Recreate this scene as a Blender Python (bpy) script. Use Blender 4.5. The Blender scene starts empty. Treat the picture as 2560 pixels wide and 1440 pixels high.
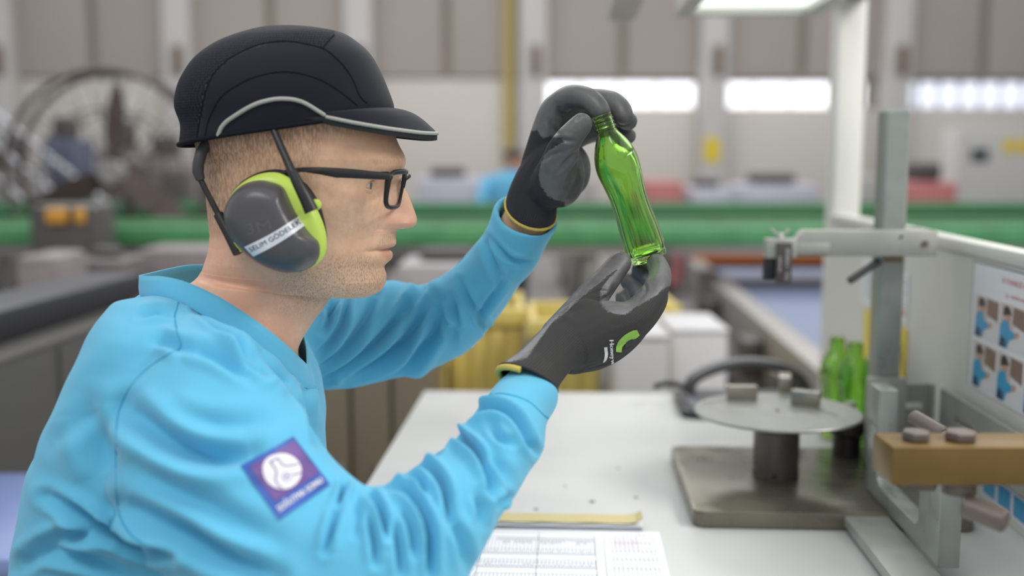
import bpy, bmesh, math, random
import numpy as np
from mathutils import Vector, Matrix
from mathutils.bvhtree import BVHTree

SC = bpy.context.scene
COL = SC.collection
rnd = random.Random(7)

# ------------------------------------------------------------------ camera
FPX = 2702.0                      # focal length in pixels of the 2560 px wide frame
PITCH = math.atan((720.0 - 395.0) / FPX)
CAMZ = 1.22
cam_data = bpy.data.cameras.new('camera')
cam_data.sensor_width = 36.0
cam_data.lens = FPX / 2560.0 * 36.0
cam_data.clip_start = 0.05
cam_data.clip_end = 200
cam_data.dof.use_dof = True
cam_data.dof.focus_distance = 1.06
cam_data.dof.aperture_fstop = 2.2
cam = bpy.data.objects.new('camera', cam_data)
COL.objects.link(cam)
cam.location = (0, 0, CAMZ)
cam.rotation_euler = (math.pi / 2 - PITCH, 0, 0)
SC.camera = cam

# ------------------------------------------------------------------ light
SC.view_settings.view_transform = 'Standard'
SC.view_settings.look = 'None'
SC.view_settings.gamma = 1.0
SC.view_settings.use_curve_mapping = False
SC.view_settings.exposure = 0.22
world = bpy.data.worlds.new('world')
SC.world = world
world.use_nodes = True
bg = world.node_tree.nodes['Background']
bg.inputs[0].default_value = (0.93, 0.96, 1.0, 1)
bg.inputs[1].default_value = 0.58

def area_light(name, loc, size, power, target=None, col=(1, 1, 1)):
    d = bpy.data.lights.new(name, 'AREA')
    d.shape = 'RECTANGLE'
    d.size, d.size_y = size
    d.energy = power
    d.color = col
    o = bpy.data.objects.new(name, d)
    COL.objects.link(o)
    o.location = loc
    if target is not None:
        o.rotation_euler = (Vector(target) - Vector(loc)).to_track_quat('-Z', 'Y').to_euler()
    return o

# high-bay lamps and roof lights above the frame, after one added key light
area_light('hall_and_key_light', (2.9, 0.5, 3.6), (2.4, 1.4), 128, (0.0, 1.1, 1.0), (1.0, 0.98, 0.95))  # added key light from front right, lowered to reach under the cap peak
area_light('hall_and_key_light', (-1.4, -1.2, 4.8), (2.4, 1.4), 60, (-0.2, 1.2, 0.9), (1.0, 0.99, 0.97))
area_light('hall_and_key_light', (0.0, 7.0, 6.5), (10, 3.0), 300, None)
area_light('hall_and_key_light', (0.0, 15.0, 7.5), (18, 3.0), 760, None)

SC.cycles.max_bounces = 10
SC.cycles.transparent_max_bounces = 8
SC.cycles.transmission_bounces = 10
SC.cycles.glossy_bounces = 4
SC.cycles.diffuse_bounces = 3
SC.cycles.caustics_reflective = False
SC.cycles.caustics_refractive = False
SC.cycles.sample_clamp_indirect = 6

# ------------------------------------------------------------------ pixel <-> world
_c, _s = math.cos(PITCH), math.sin(PITCH)
CAM = np.array([0, 0, CAMZ])
def rays(px):
    px = np.atleast_2d(np.asarray(px, float))
    x = (px[:, 0] - 1280.0) / FPX
    y = -(px[:, 1] - 720.0) / FPX
    d = np.empty((len(px), 3))
    d[:, 0] = x
    d[:, 1] = _c + y * _s
    d[:, 2] = -_s + y * _c
    return d
def at(x, y, Y):
    d = rays((x, y))[0]
    return Vector(CAM + d * (Y / d[1]))
def atz(x, y, z):
    d = rays((x, y))[0]
    return Vector(CAM + d * ((z - CAMZ) / d[2]))
def proj(P):
    P = np.atleast_2d(np.asarray(P, float)) - CAM
    zc = P[:, 1] * _c - P[:, 2] * _s
    yc = P[:, 1] * _s + P[:, 2] * _c
    return np.stack([1280 + FPX * P[:, 0] / zc, 720 - FPX * yc / zc], 1)

# ------------------------------------------------------------------ materials
def lin(c):
    return tuple(((v / 255.0) / 12.92 if v / 255.0 <= 0.04045 else ((v / 255.0 + 0.055) / 1.055) ** 2.4) for v in c)

MATS = {}
def mat(name, rgb=(200, 200, 200), rough=0.5, metal=0.0, var=0.0, vscale=8.0, bump=0.0, bscale=60.0, spec=0.5,
        emit=0.0, coat=0.0, sheen=0.0, stretch=None, rvar=0.0, trans=0.0, ior=1.45, sss=0.0):
    if name in MATS:
        return MATS[name]
    m = bpy.data.materials.new(name)
    m.use_nodes = True
    nt = m.node_tree
    b = nt.nodes['Principled BSDF']
    col = lin(rgb)
    b.inputs['Base Color'].default_value = (*col, 1)
    b.inputs['Roughness'].default_value = rough
    b.inputs['Metallic'].default_value = metal
    b.inputs['Specular IOR Level'].default_value = spec
    b.inputs['Coat Weight'].default_value = coat
    b.inputs['Sheen Weight'].default_value = sheen
    b.inputs['Transmission Weight'].default_value = trans
    b.inputs['IOR'].default_value = ior
    if sss:
        b.inputs['Subsurface Weight'].default_value = sss
        b.inputs['Subsurface Radius'].default_value = (0.012, 0.005, 0.003)
        b.inputs['Subsurface Scale'].default_value = 1.0
    if emit:
        b.inputs['Emission Color'].default_value = (*col, 1)
        b.inputs['Emission Strength'].default_value = emit
    vec = None
    if var or bump or rvar:
        tc = nt.nodes.new('ShaderNodeTexCoord')
        vec = tc.outputs['Object']
        if stretch:
            mp = nt.nodes.new('ShaderNodeMapping')
            mp.inputs['Scale'].default_value = stretch
            nt.links.new(vec, mp.inputs[0])
            vec = mp.outputs[0]
    if var or rvar:
        n = nt.nodes.new('ShaderNodeTexNoise')
        n.inputs['Scale'].default_value = vscale
        n.inputs['Detail'].default_value = 5
        nt.links.new(vec, n.inputs['Vector'])
        if var:
            r = nt.nodes.new('ShaderNodeValToRGB')
            r.color_ramp.elements[0].position = 0.3
            r.color_ramp.elements[1].position = 0.7
            r.color_ramp.elements[0].color = (*[max(0, v * (1 - var)) for v in col], 1)
            r.color_ramp.elements[1].color = (*[min(1, v * (1 + var)) for v in col], 1)
            nt.links.new(n.outputs['Fac'], r.inputs[0])
            nt.links.new(r.outputs[0], b.inputs['Base Color'])
        if rvar:
            mr = nt.nodes.new('ShaderNodeMapRange')
            mr.inputs['From Min'].default_value = 0.3
            mr.inputs['From Max'].default_value = 0.7
            mr.inputs['To Min'].default_value = max(0, rough - rvar)
            mr.inputs['To Max'].default_value = min(1, rough + rvar)
            nt.links.new(n.outputs['Fac'], mr.inputs['Value'])
            nt.links.new(mr.outputs[0], b.inputs['Roughness'])
    if bump:
        n2 = nt.nodes.new('ShaderNodeTexNoise')
        n2.inputs['Scale'].default_value = bscale
        n2.inputs['Detail'].default_value = 4
        nt.links.new(vec, n2.inputs['Vector'])
        bp = nt.nodes.new('ShaderNodeBump')
        bp.inputs['Strength'].default_value = bump
        bp.inputs['Distance'].default_value = 0.002
        nt.links.new(n2.outputs['Fac'], bp.inputs['Height'])
        nt.links.new(bp.outputs[0], b.inputs['Normal'])
    MATS[name] = m
    return m

# ------------------------------------------------------------------ objects
def tag(o, label=None, cat=None, group=None, kind=None):
    if label: o['label'] = label
    if cat: o['category'] = cat
    if group: o['group'] = group
    if kind: o['kind'] = kind
    return o
def empty(name, loc=(0, 0, 0), label=None, cat=None, group=None, kind=None):
    o = bpy.data.objects.new(name, None)
    COL.objects.link(o)
    o.location = loc
    o.empty_display_size = 0.05
    return tag(o, label, cat, group, kind)
def root_loc(p):
    l = Vector((0, 0, 0))
    while p is not None:
        l = l + p.location
        p = p.parent
    return l
def link(name, me, m=None, parent=None):
    """mesh given in world coordinates; object origin at world zero, or parented keeping place"""
    o = bpy.data.objects.new(name, me)
    COL.objects.link(o)
    if m is not None:
        for q in (m if isinstance(m, (list, tuple)) else [m]):
            me.materials.append(q)
    if parent is not None:
        o.parent = parent
        o.location = -root_loc(parent)
    return o
def pyd(name, V, F, m=None, parent=None, smooth=True, angle=None):
    me = bpy.data.meshes.new(name)
    V = [tuple(map(float, v)) for v in V]
    me.from_pydata(V, [], [tuple(int(i) for i in f) for f in F])
    me.update()
    if smooth:
        me.polygons.foreach_set('use_smooth', [True] * len(me.polygons))
        if angle:
            sharp(me, angle)
    return link(name, me, m, parent)
def sharp(me, angle=35):
    bm = bmesh.new(); bm.from_mesh(me)
    a = math.radians(angle)
    for e in bm.edges:
        if len(e.link_faces) == 2 and e.calc_face_angle(0) > a:
            e.smooth = False
    bm.to_mesh(me); bm.free()
def frombm(name, bm, m=None, parent=None, smooth=False, angle=35):
    bmesh.ops.recalc_face_normals(bm, faces=bm.faces)
    me = bpy.data.meshes.new(name)
    if smooth:
        for f in bm.faces: f.smooth = True
        a = math.radians(angle)
        for e in bm.edges:
            if len(e.link_faces) == 2 and e.calc_face_angle(0) > a:
                e.smooth = False
    bm.to_mesh(me); bm.free()
    return link(name, me, m, parent)
def bbox(bm, lo, hi, M=None, bevel=0.0, seg=2):
    lo, hi = Vector(lo), Vector(hi)
    c = (lo + hi) / 2; d = hi - lo
    mx = Matrix.Translation(c) @ Matrix.Diagonal((d.x, d.y, d.z, 1))
    g = bmesh.ops.create_cube(bm, size=1.0, matrix=mx)
    vs = g['verts']
    if bevel:
        es = list({e for v in vs for e in v.link_edges})
        r = bmesh.ops.bevel(bm, geom=es, offset=bevel, segments=seg, affect='EDGES', profile=0.5)
        vs = list({v for v in r['verts']} | {v for v in vs if v.is_valid})
    if M is not None:
        bmesh.ops.transform(bm, matrix=M, verts=[v for v in vs if v.is_valid])
    return vs
def box(name, lo, hi, m, parent=None, bevel=0.0, M=None, seg=2):
    bm = bmesh.new()
    bbox(bm, lo, hi, None, bevel, seg)
    if M is not None: bm.transform(M)
    return frombm(name, bm, m, parent, smooth=bevel > 0)
def prism(name, pts, axis_vec, m, parent=None, bevel=0.0):
    """pts: list of world points of a planar polygon, extruded by axis_vec"""
    bm = bmesh.new()
    a = [bm.verts.new(p) for p in pts]
    f = bm.faces.new(a)
    r = bmesh.ops.extrude_face_region(bm, geom=[f])
    bmesh.ops.translate(bm, verts=[v for v in r['geom'] if isinstance(v, bmesh.types.BMVert)], vec=axis_vec)
    if bevel:
        bmesh.ops.bevel(bm, geom=bm.edges[:], offset=bevel, segments=2, affect='EDGES', profile=0.5)
    return frombm(name, bm, m, parent, smooth=bevel > 0)
def frame(axis):
    a = Vector(axis).normalized()
    h = Vector((0, 0, 1)) if abs(a.z) < 0.9 else Vector((1, 0, 0))
    u = a.cross(h).normalized()
    return a, u, a.cross(u).normalized()
def cyl(name, p0, p1, r0, m, parent=None, r1=None, seg=24, bevel=0.0):
    p0, p1 = Vector(p0), Vector(p1)
    if r1 is None: r1 = r0
    h = (p1 - p0).length
    b = min(bevel, h / 3) if bevel else 0
    prof = [(0, 0), (r0 - b, 0), (r0, b), (r1, h - b), (r1 - b, h), (0, h)] if b else [(0, 0), (r0, 0), (r1, h), (0, h)]
    return lathe(name, prof, m, parent, p0, p1 - p0, seg)
def lathe_mesh(prof, seg=32, org=(0, 0, 0), axis=(0, 0, 1), rmod=None):
    a, u, v = frame(axis)
    if Vector(axis).normalized().z > 0.9999: u, v = Vector((1, 0, 0)), Vector((0, 1, 0))
    org = Vector(org)
    V = []; F = []; rings = []
    for i, (r, h) in enumerate(prof):
        if r <= 1e-7:
            rings.append([len(V)]); V.append(org + a * h)
        else:
            ring = []
            for k in range(seg):
                t = 2 * math.pi * k / seg
                rr = r * (rmod(t, i, h) if rmod else 1.0)
                ring.append(len(V)); V.append(org + a * h + u * (rr * math.cos(t)) + v * (rr * math.sin(t)))
            rings.append(ring)
    for A, B in zip(rings[:-1], rings[1:]):
        if len(A) == 1 and len(B) == 1: continue
        for k in range(seg):
            k2 = (k + 1) % seg
            if len(A) == 1: F.append((A[0], B[k2], B[k]))
            elif len(B) == 1: F.append((A[k], A[k2], B[0]))
            else: F.append((A[k], A[k2], B[k2], B[k]))
    return V, F
def lathe(name, prof, m, parent=None, org=(0, 0, 0), axis=(0, 0, 1), seg=32, rmod=None, angle=35):
    V, F = lathe_mesh(prof, seg, org, axis, rmod)
    bm = bmesh.new()
    vs = [bm.verts.new(p) for p in V]
    for f in F: bm.faces.new([vs[i] for i in f])
    return frombm(name, bm, m, parent, smooth=True, angle=angle)
def tube_mesh(pts, rad, seg=8, closed=False, cap=True, flat=None):
    pts = [Vector(p) for p in pts]
    n = len(pts)
    if not hasattr(rad, '__len__'): rad = [rad] * n
    V = []; F = []; prev = None
    for i, p in enumerate(pts):
        a = pts[(i - 1) % n] if (closed or i > 0) else pts[i]
        b = pts[(i + 1) % n] if (closed or i < n - 1) else pts[i]
        t = (b - a).normalized()
        if prev is None:
            _, u, v = frame(t)
        else:
            u = (prev - t * prev.dot(t)).normalized(); v = t.cross(u)
        prev = u
        for k in range(seg):
            th = 2 * math.pi * k / seg
            V.append(p + (u * math.cos(th) + v * math.sin(th)) * rad[i])
    m = n if closed else n - 1
    for i in range(m):
        j = (i + 1) % n
        for k in range(seg):
            k2 = (k + 1) % seg
            F.append((i * seg + k, i * seg + k2, j * seg + k2, j * seg + k))
    if cap and not closed:
        F.append(tuple(range(seg - 1, -1, -1)))
        F.append(tuple((n - 1) * seg + k for k in range(seg)))
    return V, F
def tube(name, pts, rad, m, parent=None, seg=8, closed=False):
    V, F = tube_mesh(pts, rad, seg, closed)
    return pyd(name, V, F, m, parent, True, 50)
def spline(P, n, closed=False):
    """Catmull-Rom through points P (k x d), n samples"""
    P = np.asarray(P, float)
    k = len(P)
    if closed:
        s = np.linspace(0, k, n, endpoint=False)
        g = lambda i: P[i % k]
    else:
        s = np.linspace(0, k - 1, n)
        g = lambda i: P[np.clip(i, 0, k - 1)] if 0 <= i <= k - 1 else (2 * P[0] - P[1] if i < 0 else 2 * P[-1] - P[-2])
    out = []
    for q in s:
        i = int(math.floor(q))
        if not closed and i >= k - 1: i = k - 2
        t = q - i
        p0, p1, p2, p3 = g(i - 1), g(i), g(i + 1), g(i + 2)
        out.append(0.5 * (2 * p1 + (p2 - p0) * t + (2 * p0 - 5 * p1 + 4 * p2 - p3) * t * t + (3 * p1 - p0 - 3 * p2 + p3) * t ** 3))
    return np.array(out)
def copy_tree(o, parent=None):
    c = o.copy(); COL.objects.link(c)
    c.parent = parent
    for ch in o.children: copy_tree(ch, c)
    return c
def eval_mesh(o):
    dg = bpy.context.evaluated_depsgraph_get()
    return bpy.data.meshes.new_from_object(o.evaluated_get(dg))
def inpoly(P, poly):
    P = np.asarray(P, float); poly = np.asarray(poly, float)
    x, y = P[:, 0], P[:, 1]
    ins = np.zeros(len(P), bool)
    j = len(poly) - 1
    for i in range(len(poly)):
        xi, yi = poly[i]; xj, yj = poly[j]
        c = ((yi > y) != (yj > y))
        with np.errstate(divide='ignore', invalid='ignore'):
            ins ^= c & (x < (xj - xi) * (y - yi) / (yj - yi) + xi)
        j = i
    return ins
def polydist(P, line):
    """distance of points P (n,2) to polyline, and parameter 0..1 along it"""
    P = np.asarray(P, float); L = np.asarray(line, float)
    best = np.full(len(P), 1e9); tt = np.zeros(len(P)); sd = np.zeros(len(P))
    seg = np.linalg.norm(L[1:] - L[:-1], axis=1); tot = seg.sum(); acc = 0
    for a, b, l in zip(L[:-1], L[1:], seg):
        d = b - a
        t = np.clip(((P - a) @ d) / (d @ d + 1e-12), 0, 1)
        q = P - (a + t[:, None] * d)
        r = np.linalg.norm(q, axis=1)
        m = r < best
        best[m] = r[m]; tt[m] = ((acc + t * l) / tot)[m]
        sd[m] = (np.sign(d[0] * (P[:, 1] - a[1]) - d[1] * (P[:, 0] - a[0])))[m]
        acc += l
    return best, tt, sd
def sstep(a, b, x):
    t = np.clip((x - a) / (b - a), 0, 1)
    return t * t * (3 - 2 * t)
# ------------------------------------------------------------------ the hall
YW = 22.0
floor = box('floor', (-26, -3, -0.1), (20, YW + 0.5, 0), mat('floor_concrete', (112, 108, 106), 0.45, var=0.12, vscale=1.5, rvar=0.1))
tag(floor, kind='structure')
M_up = mat('panel_taupe', (172, 163, 156), 0.75, var=0.03, vscale=0.6)
M_lo = mat('panel_cream', (200, 194, 186), 0.7, var=0.03, vscale=0.5)
M_gap = mat('panel_joint', (146, 137, 124), 0.8)
M_colw = mat('column_paint', (196, 193, 190), 0.6, var=0.03, vscale=1.0)
def wx(px): return at(px, 395, YW).x
def wz(py): return at(1280, py, YW).z
wall = box('wall_back', (-26, YW + 0.12, 0), (20, YW + 0.4, 9), M_gap)
tag(wall, kind='structure')
cols_px = [-1760, -1318, -875, -430, 25, 462, 905, 1332, 1775, 2222, 2670, 3115, 3560]
zs = wz(198); zw0 = wz(271); zw1 = wz(203)
# upper panels, each between two joints
for a, b in zip(cols_px[:-1], cols_px[1:]):
    n = 2
    for k in range(n):
        p0 = a + (b - a) * k / n + (8 if k else 0); p1 = a + (b - a) * (k + 1) / n - (8 if k < n - 1 else 0)
        box('panel', (wx(p0) + 0.02, YW, zs + 0.05), (wx(p1) - 0.02, YW + 0.2, 8.8), M_up, wall, 0.02)
    if b <= 1340:
        box('lower_panel', (wx(a) + 0.02, YW, 0), (wx(b) - 0.02, YW + 0.2, zs), M_lo, wall, 0.02)
    else:
        box('lower_panel', (wx(a) + 0.02, YW, 0), (wx(b) - 0.02, YW + 0.2, zw0), M_lo, wall, 0.02)
wi = 0
M_sky = mat('window_daylight', (250, 251, 255), 0.3, emit=1.25)
M_mul = mat('window_mullion', (196, 198, 206), 0.5)
M_sky2 = mat('window_shaded', (226, 230, 242), 0.3, emit=0.85)
for (a, b, n, ms) in ((1352, 1736, 4, M_sky), (1790, 2160, 4, M_sky), (2240, 2600, 7, M_sky2)):
    wi += 1
    w = box('window_%d' % wi, (wx(a), YW + 0.1, zw0), (wx(b), YW + 0.14, zw1), M_mul)
    tag(w, kind='structure')
    for k in range(n):
        g = 0.03 if n < 6 else 0.07
        x0 = wx(a + (b - a) * k / n) + g; x1 = wx(a + (b - a) * (k + 1) / n) - g
        box('pane', (x0, YW + 0.06, zw0 + 0.03), (x1, YW + 0.1, zw1 - 0.03), ms, w)
M_brown = mat('conduit_brown', (112, 92, 78), 0.7)
for i, c in enumerate(cols_px[1:-1]):
    o = box('column', (wx(c - 34), YW - 0.35, 0), (wx(c + 34), YW + 0.1, 8.8), M_colw, wall, 0.03)
    bx = box('conduit_box', (wx(c - 4), YW - 0.5, wz(190)), (wx(c + 16), YW - 0.352, wz(118)), M_brown, wall, 0.02)
M_yel = mat('sign_yellow', (216, 190, 40), 0.5)
pipe = cyl('gas_pipe', (wx(1272), YW - 0.12, 0), (wx(1272), YW - 0.12, 8.6), 0.1, mat('pipe_yellow', (184, 164, 96), 0.5))
tag(pipe, 'pale yellow pipe running up the hall wall beside a column', 'pipe')
o = box('wall_sign', (wx(1752), YW - 0.38, wz(405)), (wx(1790), YW - 0.352, wz(345)), M_yel)
tag(o, 'yellow notice fixed to the column behind the raised bottle', 'sign')
# electric cabinet
M_cab = mat('cabinet_grey', (190, 188, 184), 0.5)
yc = 12.0
def hx(px, Y): return at(px, 395, Y).x
def hz(py, Y): return at(1280, py, Y).z
cb = empty('electric_cabinet', (hx(2480, yc), yc, 0), 'pale grey electric cabinet with dark display and yellow warning stickers', 'cabinet')
box('body', (hx(2395, yc), yc, 0), (hx(2640, yc), yc + 0.5, hz(318, yc)), M_cab, cb, 0.02)
box('cabinet_door', (hx(2412, yc), yc - 0.03, 0.15), (hx(2630, yc), yc - 0.001, hz(335, yc)), M_cab, cb, 0.015)
box('display', (hx(2424, yc), yc - 0.05, hz(402, yc)), (hx(2466, yc), yc - 0.031, hz(372, yc)), mat('display_dark', (40, 58, 66), 0.3), cb)
for a, b in ((2504, 2530), (2540, 2572)):
    box('warning_sticker', (hx(a, yc), yc - 0.04, hz(382, yc)), (hx(b, yc), yc - 0.031, hz(348, yc)), mat('sticker_yellow', (226, 196, 20), 0.5), cb)
# machinery behind the conveyors
M_mach = mat('machine_grey', (164, 160, 160), 0.55, var=0.08, vscale=3)
M_mach2 = mat('machine_lilac', (176, 176, 188), 0.5, var=0.05, vscale=3)
M_dark = mat('machine_dark', (78, 72, 70), 0.6)
M_red = mat('machine_red', (176, 110, 110), 0.5)
def machine(px0, px1, py0, Y, m, label, name='machine', cat='machine', depth=0.6, top=None):
    r = empty(name, (hx((px0 + px1) / 2, Y), Y, 0), label, cat)
    z1 = hz(py0, Y)
    x0, x1 = hx(px0, Y), hx(px1, Y)
    box('body', (x0, Y, 0.1), (x1, Y + depth, z1), m, r, 0.03)
    box('plinth', (x0 + 0.04, Y + 0.04, 0), (x1 - 0.04, Y + depth - 0.04, 0.099), M_dark, r)
    box('hatch', (x0 + (x1 - x0) * 0.12, Y - 0.02, z1 * 0.55), (x1 - (x1 - x0) * 0.12, Y - 0.001, z1 * 0.93), m, r, 0.006)
    if top: box('top_unit', (x0 + (x1 - x0) * 0.2, Y + 0.1, z1 + 0.001), (x0 + (x1 - x0) * 0.75, Y + depth * 0.7, z1 + top), M_dark, r, 0.03)
    return r
machine(1612, 1712, 452, 9.5, M_red, 'dull red machine beyond the conveyors, behind the held bottle')
machine(1725, 1835, 470, 9.7, M_mach2, 'lilac grey machine beyond the conveyors, beside the red one', top=0.08)
machine(1850, 2050, 462, 9.9, M_mach2, 'wide pale machine beyond the conveyors with a low dark unit on top', top=0.1)
machine(2130, 2200, 440, 9.2, M_mach, 'narrow grey machine between white post and steel column')
machine(2280, 2400, 455, 9.0, M_red, 'reddish machine with a dark top beside the electric cabinet', top=0.16)
machine(1040, 1200, 445, 10.5, M_mach2, 'pale grey machine beyond the conveyors in front of the worker in blue', top=0.1)
machine(1395, 1490, 448, 10.2, M_mach, 'grey machine beyond the conveyors behind the lifted glove')
machine(585, 770, 470, 9.6, M_mach, 'grey machine behind the seated man and his ear defender')
# far worker: one small continuous figure
def person_far(px, py_head, Y):
    r = empty('person', (hx(px, Y), Y, 0), 'distant worker in a light blue top standing beyond the conveyors', 'person')
    x = hx(px, Y); zt = hz(py_head, Y)
    prof = [(0, 0.0), (0.13, 0.02), (0.15, 0.5), (0.17, zt * 0.55)]
    def ell(name, rows, m):
        V = []; F = []
        n = 16
        for (z, cx, rx, ry) in rows:
            for k in range(n):
                t = 2 * math.pi * k / n
                V.append((x + cx + rx * math.cos(t), Y + ry * math.sin(t), z))
        for i in range(len(rows) - 1):
            for k in range(n):
                F.append((i * n + k, i * n + (k + 1) % n, (i + 1) * n + (k + 1) % n, (i + 1) * n + k))
        F.append(tuple(range(n - 1, -1, -1))); F.append(tuple((len(rows) - 1) * n + k for k in range(n)))
        return pyd(name, V, F, m, r)
    s = zt / 1.72
    ell('trousers', [(0.0, 0, .1, .12), (.45 * s, 0, .13, .13), (.85 * s, 0, .18, .14), (.95 * s, 0, .18, .13)], mat('trousers_navy', (44, 50, 70), 0.8))
    ell('shirt', [(.93 * s, 0, .19, .14), (1.15 * s, 0, .2, .14), (1.32 * s, 0, .23, .14), (1.42 * s, 0, .21, .12), (1.47 * s, 0, .1, .09), (1.49 * s, 0, .06, .06)], mat('far_shirt', (98, 170, 205), 0.8))
    ell('head', [(1.44 * s, 0, .055, .055), (1.5 * s, 0.01, .07, .08), (1.58 * s, 0.01, .085, .1), (1.64 * s, 0, .088, .105)], mat('far_skin', (196, 150, 128), 0.6))
    ell('cap', [(1.63 * s, 0, .095, .112), (1.68 * s, 0, .09, .105), (1.72 * s, 0, .05, .06), (1.73 * s, 0, .005, .005)], mat('far_cap', (60, 54, 58), 0.8))
    for sx in (-1, 1):
        V, F = tube_mesh([(x + sx * .2, Y, 1.4 * s), (x + sx * .27, Y - .03, 1.15 * s), (x + sx * .2, Y - .22, 1.0 * s)], [.065, .055, .045], 10)
        pyd('sleeve', V, F, MATS['far_shirt'], r)
person_far(1285, 372, 9.0)

# green conveyors running across the hall
M_green = mat('conveyor_green', (58, 122, 76), 0.5, var=0.1, vscale=6)
M_green2 = mat('conveyor_green_bright', (84, 152, 98), 0.45, var=0.15, vscale=9)
M_steel = mat('conveyor_steel', (150, 146, 142), 0.45, metal=0.3, var=0.06, vscale=5)
M_steeld = mat('conveyor_dark_steel', (86, 84, 82), 0.5, metal=0.3)
def conveyor(Y, py_top, py_bot, mg, label, x0=-9, x1=10, pan=0.16):
    z1, z0 = hz(py_top, Y), hz(py_bot, Y)
    r = empty('conveyor', (0, Y, 0), label, 'conveyor')
    box('side_rail', (x0, Y, z0), (x1, Y + 0.05, z1), mg, r, 0.008)
    box('side_rail', (x0, Y + 0.62, z0), (x1, Y + 0.67, z1), mg, r, 0.008)
    box('belt', (x0, Y + 0.051, z0 + 0.01), (x1, Y + 0.619, z1 - 0.03), M_steeld, r)
    box('under_pan', (x0, Y + 0.03, z0 - pan), (x1, Y + 0.64, z0 - 0.002), M_steel, r)
    k = 0
    for x in np.arange(x0 + 0.6, x1, 1.25):
        if Y < 6 and 0.8 < x < 2.6: continue
        for dy in (0.08, 0.5):
            box('leg', (x, Y + dy, 0), (x + 0.07, Y + dy + 0.07, z0 - pan - 0.001), M_steel, r)
        k += 1
        box('drive_box', (x + 0.25, Y - 0.06, z0 - 0.12), (x + 0.42, Y - 0.001, z0 - 0.02), M_steeld, r, 0.01)
    return r
conveyor(6.6, 516, 541, M_green, 'farther green railed conveyor running across the hall', pan=0.06)
conveyor(5.2, 566, 612, M_green2, 'nearer bright green railed conveyor running across the hall', pan=0.05)

# bench axes: parallel to the table's long edges
TH = math.atan(0.0514)
MB = Matrix.Rotation(-TH, 4, 'Z')
MBi = MB.inverted()
def bb(x, y, z): return MB @ Vector((x, y, z))
def bbx(px, py, xv):
    """point where the pixel ray meets the bench plane x = xv"""
    d = MBi.to_3x3() @ Vector(rays((px, py))[0])
    o = MBi @ Vector(CAM)
    t = (xv - o.x) / d.x
    return o + d * t
def bboxb(name, lo, hi, m, parent=None, bevel=0.0): return box(name, lo, hi, m, parent, bevel, MB)

# blue belt conveyor to the right, behind the bench screen
r = empty('belt_conveyor', bb(1.3, 5, 0), 'steel framed conveyor with a blue grey belt and an orange end bar', 'conveyor')
M_belt = mat('belt_blue', (116, 126, 152), 0.5, var=0.05, vscale=3)
bboxb('belt', (0.80, 2.75, 0.56), (2.1, 6.3, 0.585), M_belt, r)
for xa in (0.70, 2.1):
    bboxb('side_rail', (xa, 2.7, 0.44), (xa + 0.09, 6.4, 0.63), M_steel, r, 0.006)
bboxb('under_frame', (0.78, 2.9, 0.40), (2.1, 6.2, 0.46), M_steeld, r)
bboxb('end_bar', (0.74, 6.42, 0.60), (2.2, 6.52, 0.72), mat('orange_bar', (222, 122, 46), 0.45), r, 0.01)
bboxb('end_plate', (0.74, 6.41, 0.40), (2.2, 6.5, 0.598), M_steeld, r)
for ya in (2.85, 4.4, 6.0):
    for xa in (0.72, 2.11):
        bboxb('leg', (xa, ya, 0), (xa + 0.06, ya + 0.06, 0.439), M_steel, r)
for ya in (3.2, 3.8, 4.9):
    bboxb('drive_box', (0.62, ya, 0.44), (0.698, ya + 0.16, 0.58), M_steeld, r, 0.01)

# yellow crates and pale boxes behind the bench
def crate(px0, px1, py0, Y, m, label, zbot=0.0, ribs=4, depth=0.4, name='crate', cat='crate'):
    r = empty(name, (hx((px0 + px1) / 2, Y), Y, zbot), label, cat)
    x0, x1, z1 = hx(px0, Y), hx(px1, Y), hz(py0, Y)
    bm = bmesh.new()
    t = 0.02
    bbox(bm, (x0, Y, zbot), (x1, Y + depth, zbot + t))
    frombm('base', bm, m, r)
    box('side', (x0, Y, zbot + t), (x1, Y + t, z1), m, r, 0.004)
    box('side', (x0, Y + depth - t, zbot + t), (x1, Y + depth, z1), m, r, 0.004)
    box('side', (x0, Y + t, zbot + t), (x0 + t, Y + depth - t, z1), m, r, 0.004)
    box('side', (x1 - t, Y + t, zbot + t), (x1, Y + depth - t, z1), m, r, 0.004)
    box('rim', (x0 - 0.012, Y - 0.02, z1 - 0.05), (x1 + 0.012, Y - 0.001, z1), m, r, 0.004)
    for k in range(ribs):
        xx = x0 + (x1 - x0) * (k + 0.5) / ribs
        box('rib', (xx - 0.01, Y - 0.016, zbot + t), (xx + 0.01, Y - 0.001, z1 - 0.06), m, r, 0.003)
    return r
M_ye = mat('crate_yellow', (206, 186, 104), 0.5, var=0.06, vscale=5)
M_wb = mat('box_white', (196, 194, 194), 0.6, var=0.03, vscale=4)
crate(1048, 1105, 880, 2.98, M_ye, 'narrow yellow crate behind the table end nearest the man', ribs=2, depth=0.3)
crate(1122, 1310, 770, 3.1, M_ye, 'wide yellow crate behind the table between the two sleeves', ribs=4)
crate(1325, 1505, 800, 2.95, M_ye, 'yellow crate behind the table beneath the lower glove', ribs=4)
crate(1600, 1700, 760, 3.7, M_ye, 'small yellow crate under the bottle, beside the belt conveyor', ribs=2)
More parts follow.
